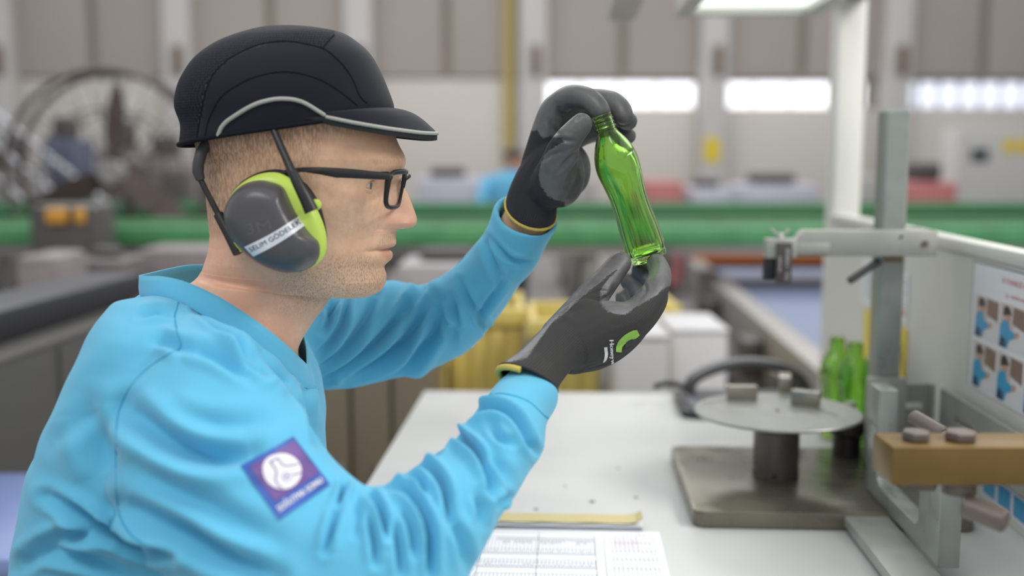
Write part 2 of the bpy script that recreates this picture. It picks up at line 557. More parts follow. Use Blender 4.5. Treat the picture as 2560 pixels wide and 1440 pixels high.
def carton(px0, px1, py0, Y, m, label, depth=0.3):
    r = empty('carton', (hx((px0 + px1) / 2, Y), Y, 0), label, 'box')
    x0, x1, z1 = hx(px0, Y), hx(px1, Y), hz(py0, Y)
    box('body', (x0, Y, 0), (x1, Y + depth, z1 - 0.012), m, r, 0.006)
    box('lid_flap', (x0 - 0.004, Y - 0.004, z1 - 0.011), (x1 + 0.004, Y + depth / 2 - 0.002, z1), m, r, 0.003)
    box('lid_flap', (x0 - 0.004, Y + depth / 2 + 0.002, z1 - 0.011), (x1 + 0.004, Y + depth + 0.004, z1), m, r, 0.003)
    return r
carton(1548, 1680, 838, 2.7, M_wb, 'pale carton standing behind the table below the logo on the glove')
carton(1690, 1830, 822, 2.95, M_wb, 'pale carton behind the black tray at the far end of the table')
machine(985, 1245, 660, 4.3, M_mach, 'grey steel machine housing seen between the far sleeve and the conveyors', depth=0.4, top=0.05)
# steel locker seen between chest and table
r = empty('steel_locker', (hx(920, 2.55), 2.55, 0), 'brownish grey steel locker between the man\'s chest and the table', 'locker')
M_lock = mat('locker_brown', (122, 112, 94), 0.45, metal=0.2, var=0.05, vscale=3)
x0, x1 = hx(760, 2.55), hx(1075, 2.55)
z1 = hz(905, 2.55)
box('body', (x0, 2.57, 0.06), (x1, 2.95, z1), M_lock, r, 0.006)
for k in range(3):
    a = x0 + (x1 - x0) * k / 3 + 0.004; b = x0 + (x1 - x0) * (k + 1) / 3 - 0.004
    d = box('locker_door', (a, 2.55, 0.08), (b, 2.568, z1 - 0.02), M_lock, r, 0.004)
    box('handle', (b - 0.03, 2.535, z1 - 0.35), (b - 0.015, 2.549, z1 - 0.25), M_steel, d, 0.003)
for xx in (x0 + 0.02, x1 - 0.06):
    box('foot', (xx, 2.6, 0), (xx + 0.04, 2.9, 0.059), M_dark, r)

# long machine to the left with a black top edge
r = empty('long_machine', bb(-1.6, 2.6, 0), 'long grey machine with a black padded top edge behind the man\'s back', 'machine')
M_lm = mat('long_machine_grey', (98, 98, 98), 0.4, var=0.06, vscale=2)
bboxb('body', (-1.46, 1.6, 0.12), (-1.31, 3.2, 0.795), M_lm, r, 0.01)
bboxb('top_edge', (-1.48, 1.58, 0.80), (-1.29, 3.22, 0.875), mat('black_edge', (44, 45, 52), 0.5), r, 0.012)
bboxb('plinth', (-1.44, 1.65, 0), (-1.36, 3.15, 0.119), M_dark, r)
bboxb('edge_strip', (-1.309, 1.6, 0.755), (-1.30, 3.2, 0.775), M_steel, r)
for k in range(3):
    bboxb('side_panel', (-1.309, 1.62 + k * 0.53, 0.16), (-1.302, 1.62 + k * 0.53 + 0.5, 0.74), M_lm, r)
# blue sheet and wooden pallet at the left edge
r = empty('pallet', (hx(10, 2.0), 2.0, 0), 'pale wooden pallet on the floor at the picture edge behind the man', 'pallet')
M_wood = mat('pallet_wood', (176, 158, 116), 0.7, var=0.1, vscale=12, stretch=(1, 8, 8))
zt = 0.52
for k in range(5):
    box('plank', (-1.12, 1.62 + k * 0.13, zt - 0.022), (-0.62, 1.62 + k * 0.13 + 0.1, zt), M_wood, r, 0.003)
for xx in (-1.1, -0.9, -0.72):
    box('bearer', (xx, 1.62, zt - 0.12), (xx + 0.08, 2.24, zt - 0.0225), M_wood, r, 0.003)
    for yy in (1.64, 2.14):
        box('block', (xx, yy, 0.0), (xx + 0.08, yy + 0.08, zt - 0.1205), M_wood, r, 0.003)
o = box('plastic_sheet', (-1.1, 1.7, zt + 0.001), (-0.66, 2.2, zt + 0.05), mat('sheet_blue', (122, 140, 190), 0.4, var=0.08, vscale=10), None, 0.02)
tag(o, 'folded blue plastic sheet lying on the wooden pallet', 'plastic sheet')

# large pedestal fan
YF = 6.14
fc = Vector(at(282, 432, YF)); R = 248 / FPX * YF
fan = empty('pedestal_fan', (fc.x, YF, 0), 'large pedestal fan with a dark round wire guard behind the man', 'fan')
M_fan = mat('fan_dark', (84, 74, 70), 0.5)
M_blade = mat('fan_blade', (88, 74, 70), 0.5)
def ring(name, rr, y, tr, m, par):
    return tube(name, [(fc.x + rr * math.cos(t), y, fc.z + rr * math.sin(t)) for t in np.linspace(0, 2 * math.pi, 64, endpoint=False)], tr, m, par, 8, True)
for yy in (YF - 0.1, YF + 0.1):
    ring('guard_ring', R, yy, 0.017, M_fan, fan)
    ring('guard_ring', R * 0.62, yy - (0.04 if yy < YF else -0.04), 0.006, M_fan, fan)
    for k in range(20):
        t = 2 * math.pi * k / 20
        e = -0.08 if yy < YF else 0.08
        tube('guard_wire', [(fc.x + 0.09 * math.cos(t), yy + e, fc.z + 0.09 * math.sin(t)), (fc.x + R * 0.62 * math.cos(t), yy + e * 0.5, fc.z + R * 0.62 * math.sin(t)), (fc.x + R * math.cos(t), yy, fc.z + R * math.sin(t))], 0.004, M_fan, fan, 6)
for ang in (85, 205, 325):
    a = math.radians(ang)
    dx, dz = math.cos(a), math.sin(a)
    V = []; F = []
    for i, (rr, hw) in enumerate(((0.06, 0.035), (0.2, 0.07), (0.36, 0.065), (0.5, 0.03))):
        for s in (-1, 1):
            for yy in (0, 0.008):
                V.append((fc.x + dx * rr - dz * hw * s, YF + yy + s * 0.03, fc.z + dz * rr + dx * hw * s))
    for i in range(3):
        a0 = i * 4; b0 = a0 + 4
        F += [(a0, a0 + 2, b0 + 2, b0), (a0 + 1, b0 + 1, b0 + 3, a0 + 3), (a0, b0, b0 + 1, a0 + 1), (a0 + 2, a0 + 3, b0 + 3, b0 + 2)]
    F += [(0, 1, 3, 2), (12, 14, 15, 13)]
    pyd('blade', V, F, M_blade, fan, False)
cyl('hub', (fc.x, YF - 0.06, fc.z), (fc.x, YF + 0.06, fc.z), 0.07, M_mach, fan, bevel=0.01)
cyl('motor', (fc.x, YF + 0.061, fc.z), (fc.x, YF + 0.34, fc.z), 0.1, M_fan, fan, bevel=0.02)
cyl('stand_pole', (fc.x, YF + 0.25, 0.05), (fc.x, YF + 0.25, fc.z - 0.101), 0.025, M_fan, fan)
cyl('foot_plate', (fc.x, YF + 0.25, 0), (fc.x, YF + 0.25, 0.049), 0.28, M_fan, fan)
# staircase with pale handrails behind the fan
YS = 8.0
st = empty('staircase', at(60, 500, YS) * 1.0, 'metal staircase with pale sloping handrails behind the pedestal fan', 'staircase')
st.location.z = 0
M_rail = mat('stair_rail', (190, 190, 194), 0.5)
for (p0, p1) in (((-120, 195), (330, 560)), ((-120, 275), (250, 575)), ((-120, 355), (180, 600)), ((-120, 440), (90, 612))):
    tube('handrail', [at(*p0, YS), at(*p1, YS)], 0.022, M_rail, st, 8)
for k in range(9):
    p = at(-80 + k * 46, 300 + k * 37, YS)
    box('tread', (p.x - 0.13, YS + 0.1, p.z - 0.03 - 0.35), (p.x + 0.13, YS + 0.9, p.z - 0.35), M_steeld, st)
    if k % 2 == 0 and p.z > 0.5:
        box('baluster', (p.x - 0.015, YS - 0.02, max(0, p.z - 0.6)), (p.x + 0.015, YS + 0.02, p.z + 0.2), M_rail, st)
M_mauve = mat('machine_mauve', (136, 126, 126), 0.6, var=0.15, vscale=4)
M_mauve2 = mat('machine_umber', (104, 96, 96), 0.6, var=0.2, vscale=4)
machine(238, 330, 372, 9.4, M_mauve2, 'dark umber machine standing behind the fan hub', top=0.25)
machine(345, 450, 392, 10.15, M_mauve, 'mauve machine cabinet behind the right half of the fan guard', top=0.2)
machine(105, 180, 345, 10.2, mat('machine_navy', (84, 92, 116), 0.6), 'navy blue machine cabinet behind the left half of the fan guard', top=0.2)
machine(-60, 50, 420, 9.5, M_mauve, 'mauve machine at the picture edge beyond the staircase', top=0.3)
machine(465, 560, 405, 10.95, M_mauve2, 'dark machine cabinet beyond the man\'s neck and headband', top=0.2)
# machine with orange parts under the fan
r = machine(60, 235, 512, 4.8, M_steeld, 'dark machine with orange covers below the pedestal fan', depth=0.25)
for a, b in ((118, 170), (190, 214)):
    box('orange_cover', (hx(a, 4.8), 4.74, hz(558, 4.8)), (hx(b, 4.8), 4.779, hz(520, 4.8)), mat('cover_orange', (206, 150, 58), 0.5), r, 0.01)
machine(395, 455, 430, 7.3, M_steeld, 'dark brown machine column beside the fan, behind the man\'s neck', depth=0.3)
machine(20, 130, 640, 3.85, M_mauve, 'pale box shaped machine on the left below the green conveyor', depth=0.3)
machine(150, 300, 650, 4.2, M_mauve2, 'grey machine left of the collar below the green conveyor', depth=0.3, top=0.04)
machine(330, 520, 622, 4.58, M_mauve, 'pale lilac machine behind the back of the man\'s collar', depth=0.3)
# ------------------------------------------------------------------ the inspection bench
M_lam = mat('laminate_white', (198, 199, 197), 0.35, var=0.015, vscale=6, rvar=0.05)
M_wpaint = mat('white_paint', (214, 214, 207), 0.4, var=0.015, vscale=4)
M_mark = mat('table_mark', (120, 112, 96), 0.8)
ZT = 0.75
table = empty('work_table', bb(0.15, 1.3, 0), 'white laminate work table carrying the gauge stand and papers', 'table')
bboxb('tabletop', (-0.29, 0.35, ZT - 0.03), (0.60, 2.15, ZT), M_lam, table, 0.004)
for xa in (-0.25, 0.52):
    for ya in (0.42, 2.04):
        bboxb('leg', (xa, ya, 0), (xa + 0.05, ya + 0.05, ZT - 0.0705), M_wpaint, table, 0.004)
bboxb('apron', (-0.25, 0.42, ZT - 0.07), (0.57, 0.45, ZT - 0.0305), M_wpaint, table)
bboxb('apron', (-0.25, 2.06, ZT - 0.07), (0.57, 2.09, ZT - 0.0305), M_wpaint, table)
for (px, py, sx, sy) in ((1480, 1254, 0.004, 0.003), (1590, 1243, 0.003, 0.002), (1340, 1273, 0.003, 0.002), (1305, 1288, 0.003, 0.0015), (1545, 1170, 0.003, 0.0015), (1412, 1215, 0.002, 0.002)):
    p = atz(px, py, ZT + 0.0004)
    V = [(p.x + sx * math.cos(t) * (1 + 0.3 * math.sin(3 * t)), p.y + 2 * sy * math.sin(t), p.z) for t in np.linspace(0, 6.283, 14, endpoint=False)]
    pyd('scuff', V, [tuple(range(14))], M_mark, table)
# upright screen, post and overhead frame
scr = empty('bench_screen', bb(0.585, 1.4, ZT), 'white screen panel standing along the table edge with a rounded top rail', 'screen')
bboxb('panel', (0.572, 0.4, ZT + 0.0005), (0.59, 2.37, 1.082), M_wpaint, scr)
bboxb('top_rail', (0.566, 0.4, 1.0825), (0.598, 2.37, 1.103), M_wpaint, scr, 0.006)
pf = empty('bench_gantry', bb(0.53, 2.2, 0), 'white painted post with overhead beams rising behind the table', 'frame')
bboxb('post', (0.573, 2.375, 0), (0.632, 2.45, 1.555), M_wpaint, pf, 0.005)
bboxb('beam', (0.553, 0.3, 1.556), (0.632, 2.45, 1.61), M_wpaint, pf, 0.005)
bboxb('crossbeam', (-0.3, 2.375, 1.611), (0.632, 2.44, 1.66), M_wpaint, pf, 0.005)
bboxb('beam', (0.085, 0.3, 1.518), (0.145, 2.43, 1.6105), M_wpaint, pf, 0.005)
# bench lamp
lamp = empty('bench_lamp', bb(0.35, 1.7, 1.5), 'fluorescent bench lamp with a white frame hanging under the beams', 'lamp')
M_glow = mat('lamp_diffuser', (244, 250, 244), 0.4, emit=0.95)
bboxb('housing', (0.205, 0.95, 1.512), (0.475, 2.15, 1.5295), M_wpaint, lamp)
bboxb('diffuser', (0.235, 0.98, 1.504), (0.445, 2.12, 1.5115), M_glow, lamp)
for lo, hi in (((0.205, 0.95), (0.234, 2.15)), ((0.446, 0.95), (0.475, 2.15)), ((0.2345, 0.95), (0.4455, 0.979)), ((0.2345, 2.121), (0.4455, 2.15))):
    bboxb('frame_strip', (lo[0], lo[1], 1.49), (hi[0], hi[1], 1.5115), M_wpaint, lamp, 0.002)

# ---- posters on the screen
M_paper = mat('paper_white', (232, 234, 238), 0.35)
M_ink = mat('ink_black', (40, 40, 46), 0.6)
M_grey = mat('ink_grey', (140, 142, 148), 0.6)
M_redink = mat('ink_red', (200, 60, 60), 0.6)
M_blueink = mat('ink_blue', (70, 80, 120), 0.6)
XS = 0.572
def on_screen(name, y0, y1, z0, z1, m, parent, lift=0.001, th=0.0006):
    return bboxb(name, (XS - lift - th, min(y0, y1), min(z0, z1)), (XS - lift, max(y0, y1), max(z0, z1)), m, parent)
def text_mesh(s, name='text'):
    c = bpy.data.curves.new(name, 'FONT')
    c.body = s; c.size = 1.0; c.align_x = 'LEFT'; c.resolution_u = 3
    o = bpy.data.objects.new(name, c); COL.objects.link(o)
    me = eval_mesh(o)
    V = np.array([v.co[:] for v in me.vertices]) if len(me.vertices) else np.zeros((0, 3))
    F = [tuple(p.vertices) for p in me.polygons]
    bpy.data.objects.remove(o); bpy.data.curves.remove(c); bpy.data.meshes.remove(me)
    lo, hi = V.min(0), V.max(0)
    V[:, 0] = (V[:, 0] - lo[0]) / (hi[0] - lo[0])
    V[:, 1] = (V[:, 1] - lo[1]) / (hi[1] - lo[1])
    return V[:, :2], F
def text_plane(name, s, org, ux, uy, m, parent, lift):
    V, F = text_mesh(s)
    W = [Vector(org) + Vector(ux) * a + Vector(uy) * b + Vector(lift) for a, b in V]
    return pyd(name, W, F, m, parent, False)
bd = empty('instruction_board', bb(XS, 1.3, 0.9), 'laminated instruction board with red heading and a grid of photographs', 'poster')
p00 = bbx(2438, 652, XS); p01 = bbx(2438, 968, XS)
yb0, yb1 = p00.y, 0.98
zb1, zb0 = p00.z, p01.z
on_screen('sheet', yb0, yb1, zb0, zb1, M_paper, bd)
for (a, b) in (((yb0, yb0 - 0.0012), (zb0, zb1)), ((yb0, yb1), (zb1 - 0.0012, zb1))):
    on_screen('border_line', a[0], a[1], b[0], b[1], M_blueink, bd, 0.0017, 0.0002)
M_ph_bg = [mat('photo_wall', (206, 192, 188), 0.35), mat('photo_machine', (138, 112, 104), 0.35), mat('photo_blue', (62, 160, 206), 0.35), mat('photo_dark', (50, 46, 58), 0.35), mat('photo_skin', (206, 158, 136), 0.35), mat('photo_table', (222, 220, 222), 0.35), mat('photo_navy', (44, 60, 96), 0.35)]
def poly_on_screen(name, pts, m, parent, lift):
    V = [bb(XS - lift, y, z) for y, z in pts]
    return pyd(name, V, [tuple(range(len(V)))], m, parent, False)
def photo(y0, y1, z0, z1):
    # y0 is the far edge (left in view), y1 the near edge
    ph = on_screen('photograph', y0, y1, z0, z1, M_ph_bg[0], bd, 0.0017, 0.0003)
    U = lambda u, v: (y0 + (y1 - y0) * u, z0 + (z1 - z0) * v)
    def P(n, uv, m, l): poly_on_screen(n, [U(*q) for q in uv], m, ph, l)
    P('photo_table', ((0.35, 0), (1, 0), (1, .5), (.6, .55)), M_ph_bg[5], 0.0021)
    P('photo_machine', ((.52, .6), (1, .5), (1, .95), (.55, .98)), M_ph_bg[1], 0.0022)
    P('photo_worker', ((.02, .02), (.34, 0), (.42, .2), (.62, .28), (.7, .4), (.55, .42), (.42, .44), (.36, .62), (.2, .66), (.05, .5)), M_ph_bg[2], 0.0024)
    P('photo_trousers', ((.04, 0), (.3, 0), (.28, .2), (.1, .24)), M_ph_bg[6], 0.0026)
    P('photo_hands', ((.62, .28), (.78, .34), (.78, .44), (.66, .44)), M_ph_bg[4], 0.0026)
    P('photo_head', ((.22, .62), (.38, .64), (.42, .78), (.34, .86), (.2, .82)), M_ph_bg[4], 0.0026)
    P('photo_cap', ((.17, .72), (.3, .76), (.48, .8), (.36, .95), (.24, .97), (.16, .88)), M_ph_bg[3], 0.0028)
q0 = bbx(2444, 735, XS); q1 = bbx(2444, 838, XS); q2 = bbx(2444, 852, XS); q3 = bbx(2444, 965, XS)
ws = bbx(2444, 780, XS).y - bbx(2502, 780, XS).y
yy = q0.y
for c in range(4):
    for (za, zb) in ((q1.z, q0.z), (q3.z, q2.z)):
        photo(yy, yy - ws, za, zb)
    yy -= ws + 0.006
# heading and caption, reading towards the camera
def screen_text(s, y, z, h, w, m, parent, name='lettering'):
    return text_plane(name, s, bb(XS - 0.0019, y, z), MB.to_3x3() @ Vector((0, -w, 0)), (0, 0, h), m, parent, (0, 0, 0))
h0 = bbx(2508, 707, XS); h1 = bbx(2518, 745, XS)
screen_text('X IYANLIS HAREKET', h0.y, h0.z, 0.0075, 0.13, M_redink, bd)
screen_text('iy eldiveni', h1.y, h1.z, 0.0065, 0.07, M_redink, bd)
# second sheet lower on the screen
bd2 = empty('photo_sheet', bb(XS, 1.3, 0.79), 'lower sheet with blue photographs partly hidden behind the brass bar', 'poster')
s0 = bbx(2462, 1205, XS)
on_screen('sheet', s0.y + 0.01, 0.98, 0.762, 0.797, M_paper, bd2)
for k in range(3):
    on_screen('photograph', s0.y - k * 0.05, s0.y - k * 0.05 - 0.04, 0.767, 0.794, M_ph_bg[2], bd2, 0.0017, 0.0003)
# warning poster behind the steel column
wp = empty('warning_poster', bb(XS, 1.9, 0.9), 'yellow warning poster half hidden behind the steel column', 'poster')
w0 = bbx(2163, 770, XS); w1 = bbx(2273, 800, XS); w2 = bbx(2163, 945, XS)
on_screen('sheet', w0.y, w1.y, w2.z, w0.z, mat('poster_yellow', (222, 200, 52), 0.4), wp)
ym, zc, hh = (w0.y + w1.y) / 2, w0.z - 0.06, 0.045
yo = w1.y + 0.035
for a, b in (((yo + 0.03, zc - 0.035), (yo, zc + 0.035)), ((yo, zc + 0.035), (yo - 0.03, zc - 0.035)), ((yo - 0.03, zc - 0.035), (yo + 0.03, zc - 0.035))):
    A = Vector((a[0], a[1])); B2 = Vector((b[0], b[1])); n = (B2 - A).normalized(); n = Vector((-n.y, n.x)) * 0.0022
    poly_on_screen('warning_triangle', [tuple(A + n), tuple(B2 + n), tuple(B2 - n), tuple(A - n)], M_ink, wp, 0.0018)
poly_on_screen('warning_mark', [(yo + 0.003, zc + 0.016), (yo - 0.003, zc + 0.016), (yo - 0.002, zc - 0.012), (yo + 0.002, zc - 0.012)], M_ink, wp, 0.0018)
screen_text('DE', yo + 0.012, w2.z + 0.012, 0.014, 0.03, M_ink, wp)
ns = empty('notice_sheet', bb(XS, 1.9, 1.0), 'white typed notice pinned to the screen above the yellow poster', 'poster')
n0 = bbx(2160, 645, XS); n1 = bbx(2276, 665, XS); n2 = bbx(2160, 755, XS)
on_screen('sheet', n0.y, n1.y, n2.z, n0.z, M_paper, ns)
for k in range(9):
    zz = n0.z - 0.012 - k * 0.0075
    on_screen('text_line', n0.y - 0.02, n1.y + 0.01 + 0.02 * rnd.random(), zz, zz - 0.0022, M_grey, ns, 0.0017, 0.0002)
on_screen('stamp_mark', n1.y + 0.035, n1.y + 0.012, n2.z + 0.012, n2.z + 0.020, mat('stamp_orange', (214, 150, 70), 0.5), ns, 0.0017, 0.0003)

# ---- gauge stand
M_st = mat('brushed_steel', (160, 165, 160), 0.36, metal=0.55, var=0.06, vscale=30, rvar=0.1)
M_stl = mat('steel_light', (166, 167, 160), 0.42, metal=0.35, var=0.05, vscale=25, rvar=0.08)
M_std = mat('steel_dark', (112, 101, 95), 0.4, metal=0.3, var=0.12, vscale=30, rvar=0.1)
M_plate = mat('plate_steel', (124, 119, 106), 0.3, metal=0.6, var=0.16, vscale=14, rvar=0.12)
M_blk = mat('black_plastic', (34, 34, 36), 0.45)
def rrect(x0, x1, y0, y1, r, n=5):
    out = []
    for cx, cy, a0 in ((x1 - r, y1 - r, 0), (x0 + r, y1 - r, 90), (x0 + r, y0 + r, 180), (x1 - r, y0 + r, 270)):
        for k in range(n + 1):
            a = math.radians(a0 + 90 * k / n)
            out.append((cx + r * math.cos(a), cy + r * math.sin(a)))
    return out
g = empty('gauge_stand', bb(0.33, 1.5, ZT), 'steel bottle gauge stand with round plate, pedestal and tall column', 'gauge')
prism('base_plate', [bb(x, y, ZT + 0.001) for x, y in rrect(0.163, 0.52, 1.345, 1.665, 0.018)], (0, 0, 0.021), M_plate, g, 0.0015)
ZP = ZT + 0.022
pc = bb(0.298, 1.515, 0)
ped = lathe('pedestal', [(0, 0), (.0325, 0), (.0325, .012), (.0315, .0125), (.0315, .0145), (.032, .015), (.032, .066), (.030, .067), (.030, .071), (.0345, .078), (.040, .0835), (0, .0835)], M_std, g, (pc.x, pc.y, ZP + 0.0002), (0, 0, 1), 40)
cyl('set_screw', (pc.x - 0.008, pc.y - 0.030, ZP + 0.006), (pc.x - 0.0095, pc.y - 0.0335, ZP + 0.006), 0.003, M_blk, ped, seg=12)
zd = ZP + 0.084
dsc = lathe('round_plate', [(0, 0), (.07, 0), (.108, .0035), (.1165, .006), (.1165, .008), (.115, .0095), (.03, .0095), (.0295, .009), (.028, .009), (.0275, .0095), (0, .0095)], mat('disc_steel', (142, 143, 138), 0.4, metal=0.5, var=0.05, vscale=25, rvar=0.08), g, (pc.x, pc.y, zd), (0, 0, 1), 72, angle=25)
ztop = zd + 0.0096
def block(px, py, L, Wd, H, ang):
    p = atz(px, py, ztop)
    M = Matrix.Translation((p.x, p.y, ztop)) @ Matrix.Rotation(ang, 4, 'Z')
    return box('stop_block', (-L / 2, -Wd / 2, 0.0001), (L / 2, Wd / 2, H), mat('block_steel', (160, 156, 144), 0.28, metal=0.85, var=0.05, vscale=60), dsc, 0.001, M)
block(1854, 998, 0.044, 0.016, 0.021, -0.05)
block(1962, 975, 0.018, 0.044, 0.024, -0.05 - 0.18)
block(2014, 1012, 0.040, 0.018, 0.021, -0.45)
for a, b in (((1757, 1007), (1812, 1004)), ((2040, 1022), (2095, 1040))):
    A, B2 = atz(*a, ztop), atz(*b, ztop)
    dsl = (B2 - A).normalized(); nn = Vector((-dsl.y, dsl.x, 0)) * 0.0012
    pyd('slot', [A + nn + Vector((0, 0, .0003)), B2 + nn + Vector((0, 0, .0003)), B2 - nn + Vector((0, 0, .0003)), A - nn + Vector((0, 0, .0003))], [(0, 1, 2, 3)], M_blk, dsc, False)
cyl('centre_pin', (pc.x, pc.y, ztop), (pc.x, pc.y, ztop + 0.0015), 0.003, M_std, dsc, seg=12)
# tall column
colY = 1.56
c0 = at(2200, 640, colY); c1 = at(2264, 640, colY)
ztopc = at(2240, 272, colY).z
box('column', (c0.x, colY, ZP + 0.0003), (c1.x, colY + 0.036, ztopc), M_st, g, 0.004, None, 1)
bk = at(2176, 950, colY - 0.02)
box('column_socket', (bk.x, colY - 0.014, ZP + 0.0003), (c1.x + 0.006, colY - 0.0005, at(2200, 946, colY - 0.014).z), M_stl, g, 0.002)
# sliding arm with digital head
ya = 1.535
a0 = at(1988, 605, ya); a1 = at(2345, 605, ya)
zt_, zb_ = at(2000, 576, ya).z, at(2000, 641, ya).z
arm = empty('slide_arm', (0, 0, 0)); arm.parent = g; arm.location = -g.location
pts = [(a0.x, zb_), (a1.x, zb_), (a1.x, zt_ - 0.004), (a1.x - 0.006, zt_), (a0.x + 0.012, zt_), (a0.x, zt_ - 0.014)]
prism('arm_bar', [(x, ya, z) for x, z in pts], (0, 0.024, 0), M_stl, arm, 0.001)
box('arm_bar', (c0.x - 0.01, ya + 0.0245, zb_), (a1.x, ya + 0.068, zt_), M_stl, arm, 0.001) if False else None
box('clamp_back', (c0.x - 0.012, colY + 0.0365, zb_), (a1.x, colY + 0.052, zt_), M_stl, arm, 0.001)
box('slide_tongue', (at(1995, 0, ya).x, ya - 0.0035, zb_ + 0.004), (at(2095, 0, ya).x, ya - 0.0003, at(2000, 607, ya).z), M_stl, arm, 0.0006)
cyl('bolt_hole', (at(2312, 610, ya).x, ya - 0.0012, at(2312, 610, ya).z), (at(2312, 610, ya).x, ya - 0.0002, at(2312, 610, ya).z), 0.005, M_std, arm, seg=20)
cyl('screw', (at(2253, 592, ya).x, ya - 0.001, at(2253, 592, ya).z), (at(2253, 592, ya).x, ya - 0.0002, at(2253, 592, ya).z), 0.0022, M_blk, arm, seg=12)
h0_, h1_ = at(1915, 597, ya), at(1990, 645, ya)
box('head_block', (h0_.x, ya - 0.006, h1_.z), (h1_.x - 0.0004, ya + 0.016, h0_.z), M_stl, arm, 0.001)
d0, d1 = at(1941, 607, ya - 0.008), at(1977, 708, ya - 0.008)
gh = box('gauge_head', (d0.x, ya - 0.011, d1.z), (d1.x, ya - 0.0065, d0.z), mat('gauge_dark', (82, 78, 76), 0.4, metal=0.3), arm, 0.0006)
box('gauge_back', (at(1929, 0, ya).x, ya - 0.004, at(0, 697, ya).z), (at(1960, 0, ya).x, ya + 0.01, h1_.z - 0.0004), M_blk, arm, 0.0006)
tx = at(1971, 700, ya - 0.0112); ty = at(1971, 622, ya - 0.0112)
M_engr = mat('engraving', (214, 212, 206), 0.5)
text_plane('engraving', 'Ü.K. - 1153H20', (tx.x, ya - 0.0113, tx.z), (0, 0, ty.z - tx.z), (-0.0055, 0, 0), M_engr, gh, (0, 0, 0))
tx2 = at(1952, 680, ya - 0.0112); ty2 = at(1952, 642, ya - 0.0112)
text_plane('engraving', 'CR-NUM', (tx2.x, ya - 0.0113, tx2.z), (0, 0, ty2.z - tx2.z), (-0.003, 0, 0), M_engr, gh, (0, 0, 0))
# wing nut
wnp = at(1950, 597, ya + 0.004)
wn = lathe('wing_nut', [(0, 0), (.006, 0), (.005, .005), (.0035, .008), (0, .008)], M_stl, arm, (wnp.x, ya + 0.004, wnp.z + 0.0003), (0, 0, 1), 16)
for s in (-1, 1):
    prism('wing', [(wnp.x + s * .003, ya + .0025, wnp.z + .002), (wnp.x + s * .010, ya + .0025, wnp.z + .007), (wnp.x + s * .014, ya + .0025, wnp.z + .014), (wnp.x + s * .010, ya + .0025, wnp.z + .0145), (wnp.x + s * .006, ya + .0025, wnp.z + .009), (wnp.x + s * .003, ya + .0025, wnp.z + .007)], (0, 0.003, 0), M_stl, wn, 0.0005)
# clamp lever
l0, l1 = at(2197, 653, colY - 0.012), at(2124, 702, colY - 0.03)
tube('clamp_lever', [l0, l0.lerp(l1, 0.5), l1], [0.0055, 0.0052, 0.0055], M_blk, g, 12)
box('clamp_pad', (c0.x + 0.006, colY - 0.006, at(0, 655, colY).z), (c1.x - 0.006, colY - 0.0005, at(0, 645, colY).z), mat('brass_dark', (140, 118, 84), 0.4, metal=0.6), g)
# U frame on the near side
XU = 0.408
def uz(py, y): return at(1280, py, y).z
zU1 = uz(958, 1.43)
U = [(1.455, ZP + .0), (1.455, zU1), (1.405, zU1), (1.405, ZP + .03), (1.392, ZP + .022), (1.245, ZP + .022), (1.235, ZP + .03), (1.235, zU1 - 0.02), (1.165, zU1 - 0.02), (1.165, ZP + .0)]
prism('u_frame', [bb(XU, y, z + 0.0005) for y, z in U], MB.to_3x3() @ Vector((0.024, 0, 0)), M_st, g, 0.0012)
bboxb('foot_bar', (0.352, 0.95, ZT + 0.006), (0.407, 1.345 - 0.001, ZT + 0.021), M_stl, g, 0.002)
for yv in (1.0, 1.32):
    q = bb(0.37, yv, ZT)
    cyl('levelling_foot', (q.x, q.y, ZT + 0.0005), (q.x, q.y, ZT + 0.0058), 0.006, M_std, g, seg=14)
# dark stepped bushing with a bright pin
q = bb(0.425, 1.625, 0)
lathe('bushing', [(0, 0), (.021, 0), (.021, .030), (.026, .034), (.029, .036), (.029, .048), (.031, .049), (.031, .0565), (.026, .058), (.020, .058), (.019, .050), (0, .050)], mat('bushing_dark', (66, 60, 60), 0.4, metal=0.5), g, (q.x, q.y, ZP + 0.0003), (0, 0, 1), 36)
cyl('pin', (q.x + 0.004, q.y, ZP + 0.0505), (q.x + 0.004, q.y, ZP + 0.082), 0.008, M_stl, g, bevel=0.001)
# slotted strap from the column to the screen
sp = empty('slotted_bracket', (0, 0, 0)); sp.parent = g; sp.location = -g.location
ys = 1.585
x_a = at(2262, 0, ys).x; x_b = bb(0.548, ys, 0).x
z_a, z_b = uz(960, ys), uz(1075, ys)
zs0, zs1 = uz(1020, ys), uz(1006, ys)
bm = bmesh.new()
bbox(bm, (x_a, ys, zs1), (x_b, ys + .006, z_a)); bbox(bm, (x_a, ys, z_b), (x_b, ys + .006, zs0))
bbox(bm, (x_a, ys, zs0), (x_a + 0.004, ys + .006, zs1)); bbox(bm, (x_b - .014, ys, zs0), (x_b, ys + .006, zs1))
frombm('cross_strap', bm, M_stl, sp)
bm = bmesh.new()
for (za, zb2) in ((zs1, z_a), (z_b, zs0)):
    bbox(bm, (0.549, 1.0, za), (0.555, 1.59, zb2))
for (yA, yB) in ((1.53, 1.59), (1.27, 1.33), (1.0, 1.04)):
    bbox(bm, (0.549, yA, zs0), (0.555, yB, zs1))
bm.transform(MB)
frombm('long_strap', bm, M_stl, sp)
tube('weld_bead', [(x_b - 0.001, ys - 0.002, z) for z in np.linspace(z_b, z_a, 9)], [0.004, .0046, .004, .0048, .0042, .0047, .004, .0045, .004], M_stl, sp, 8)
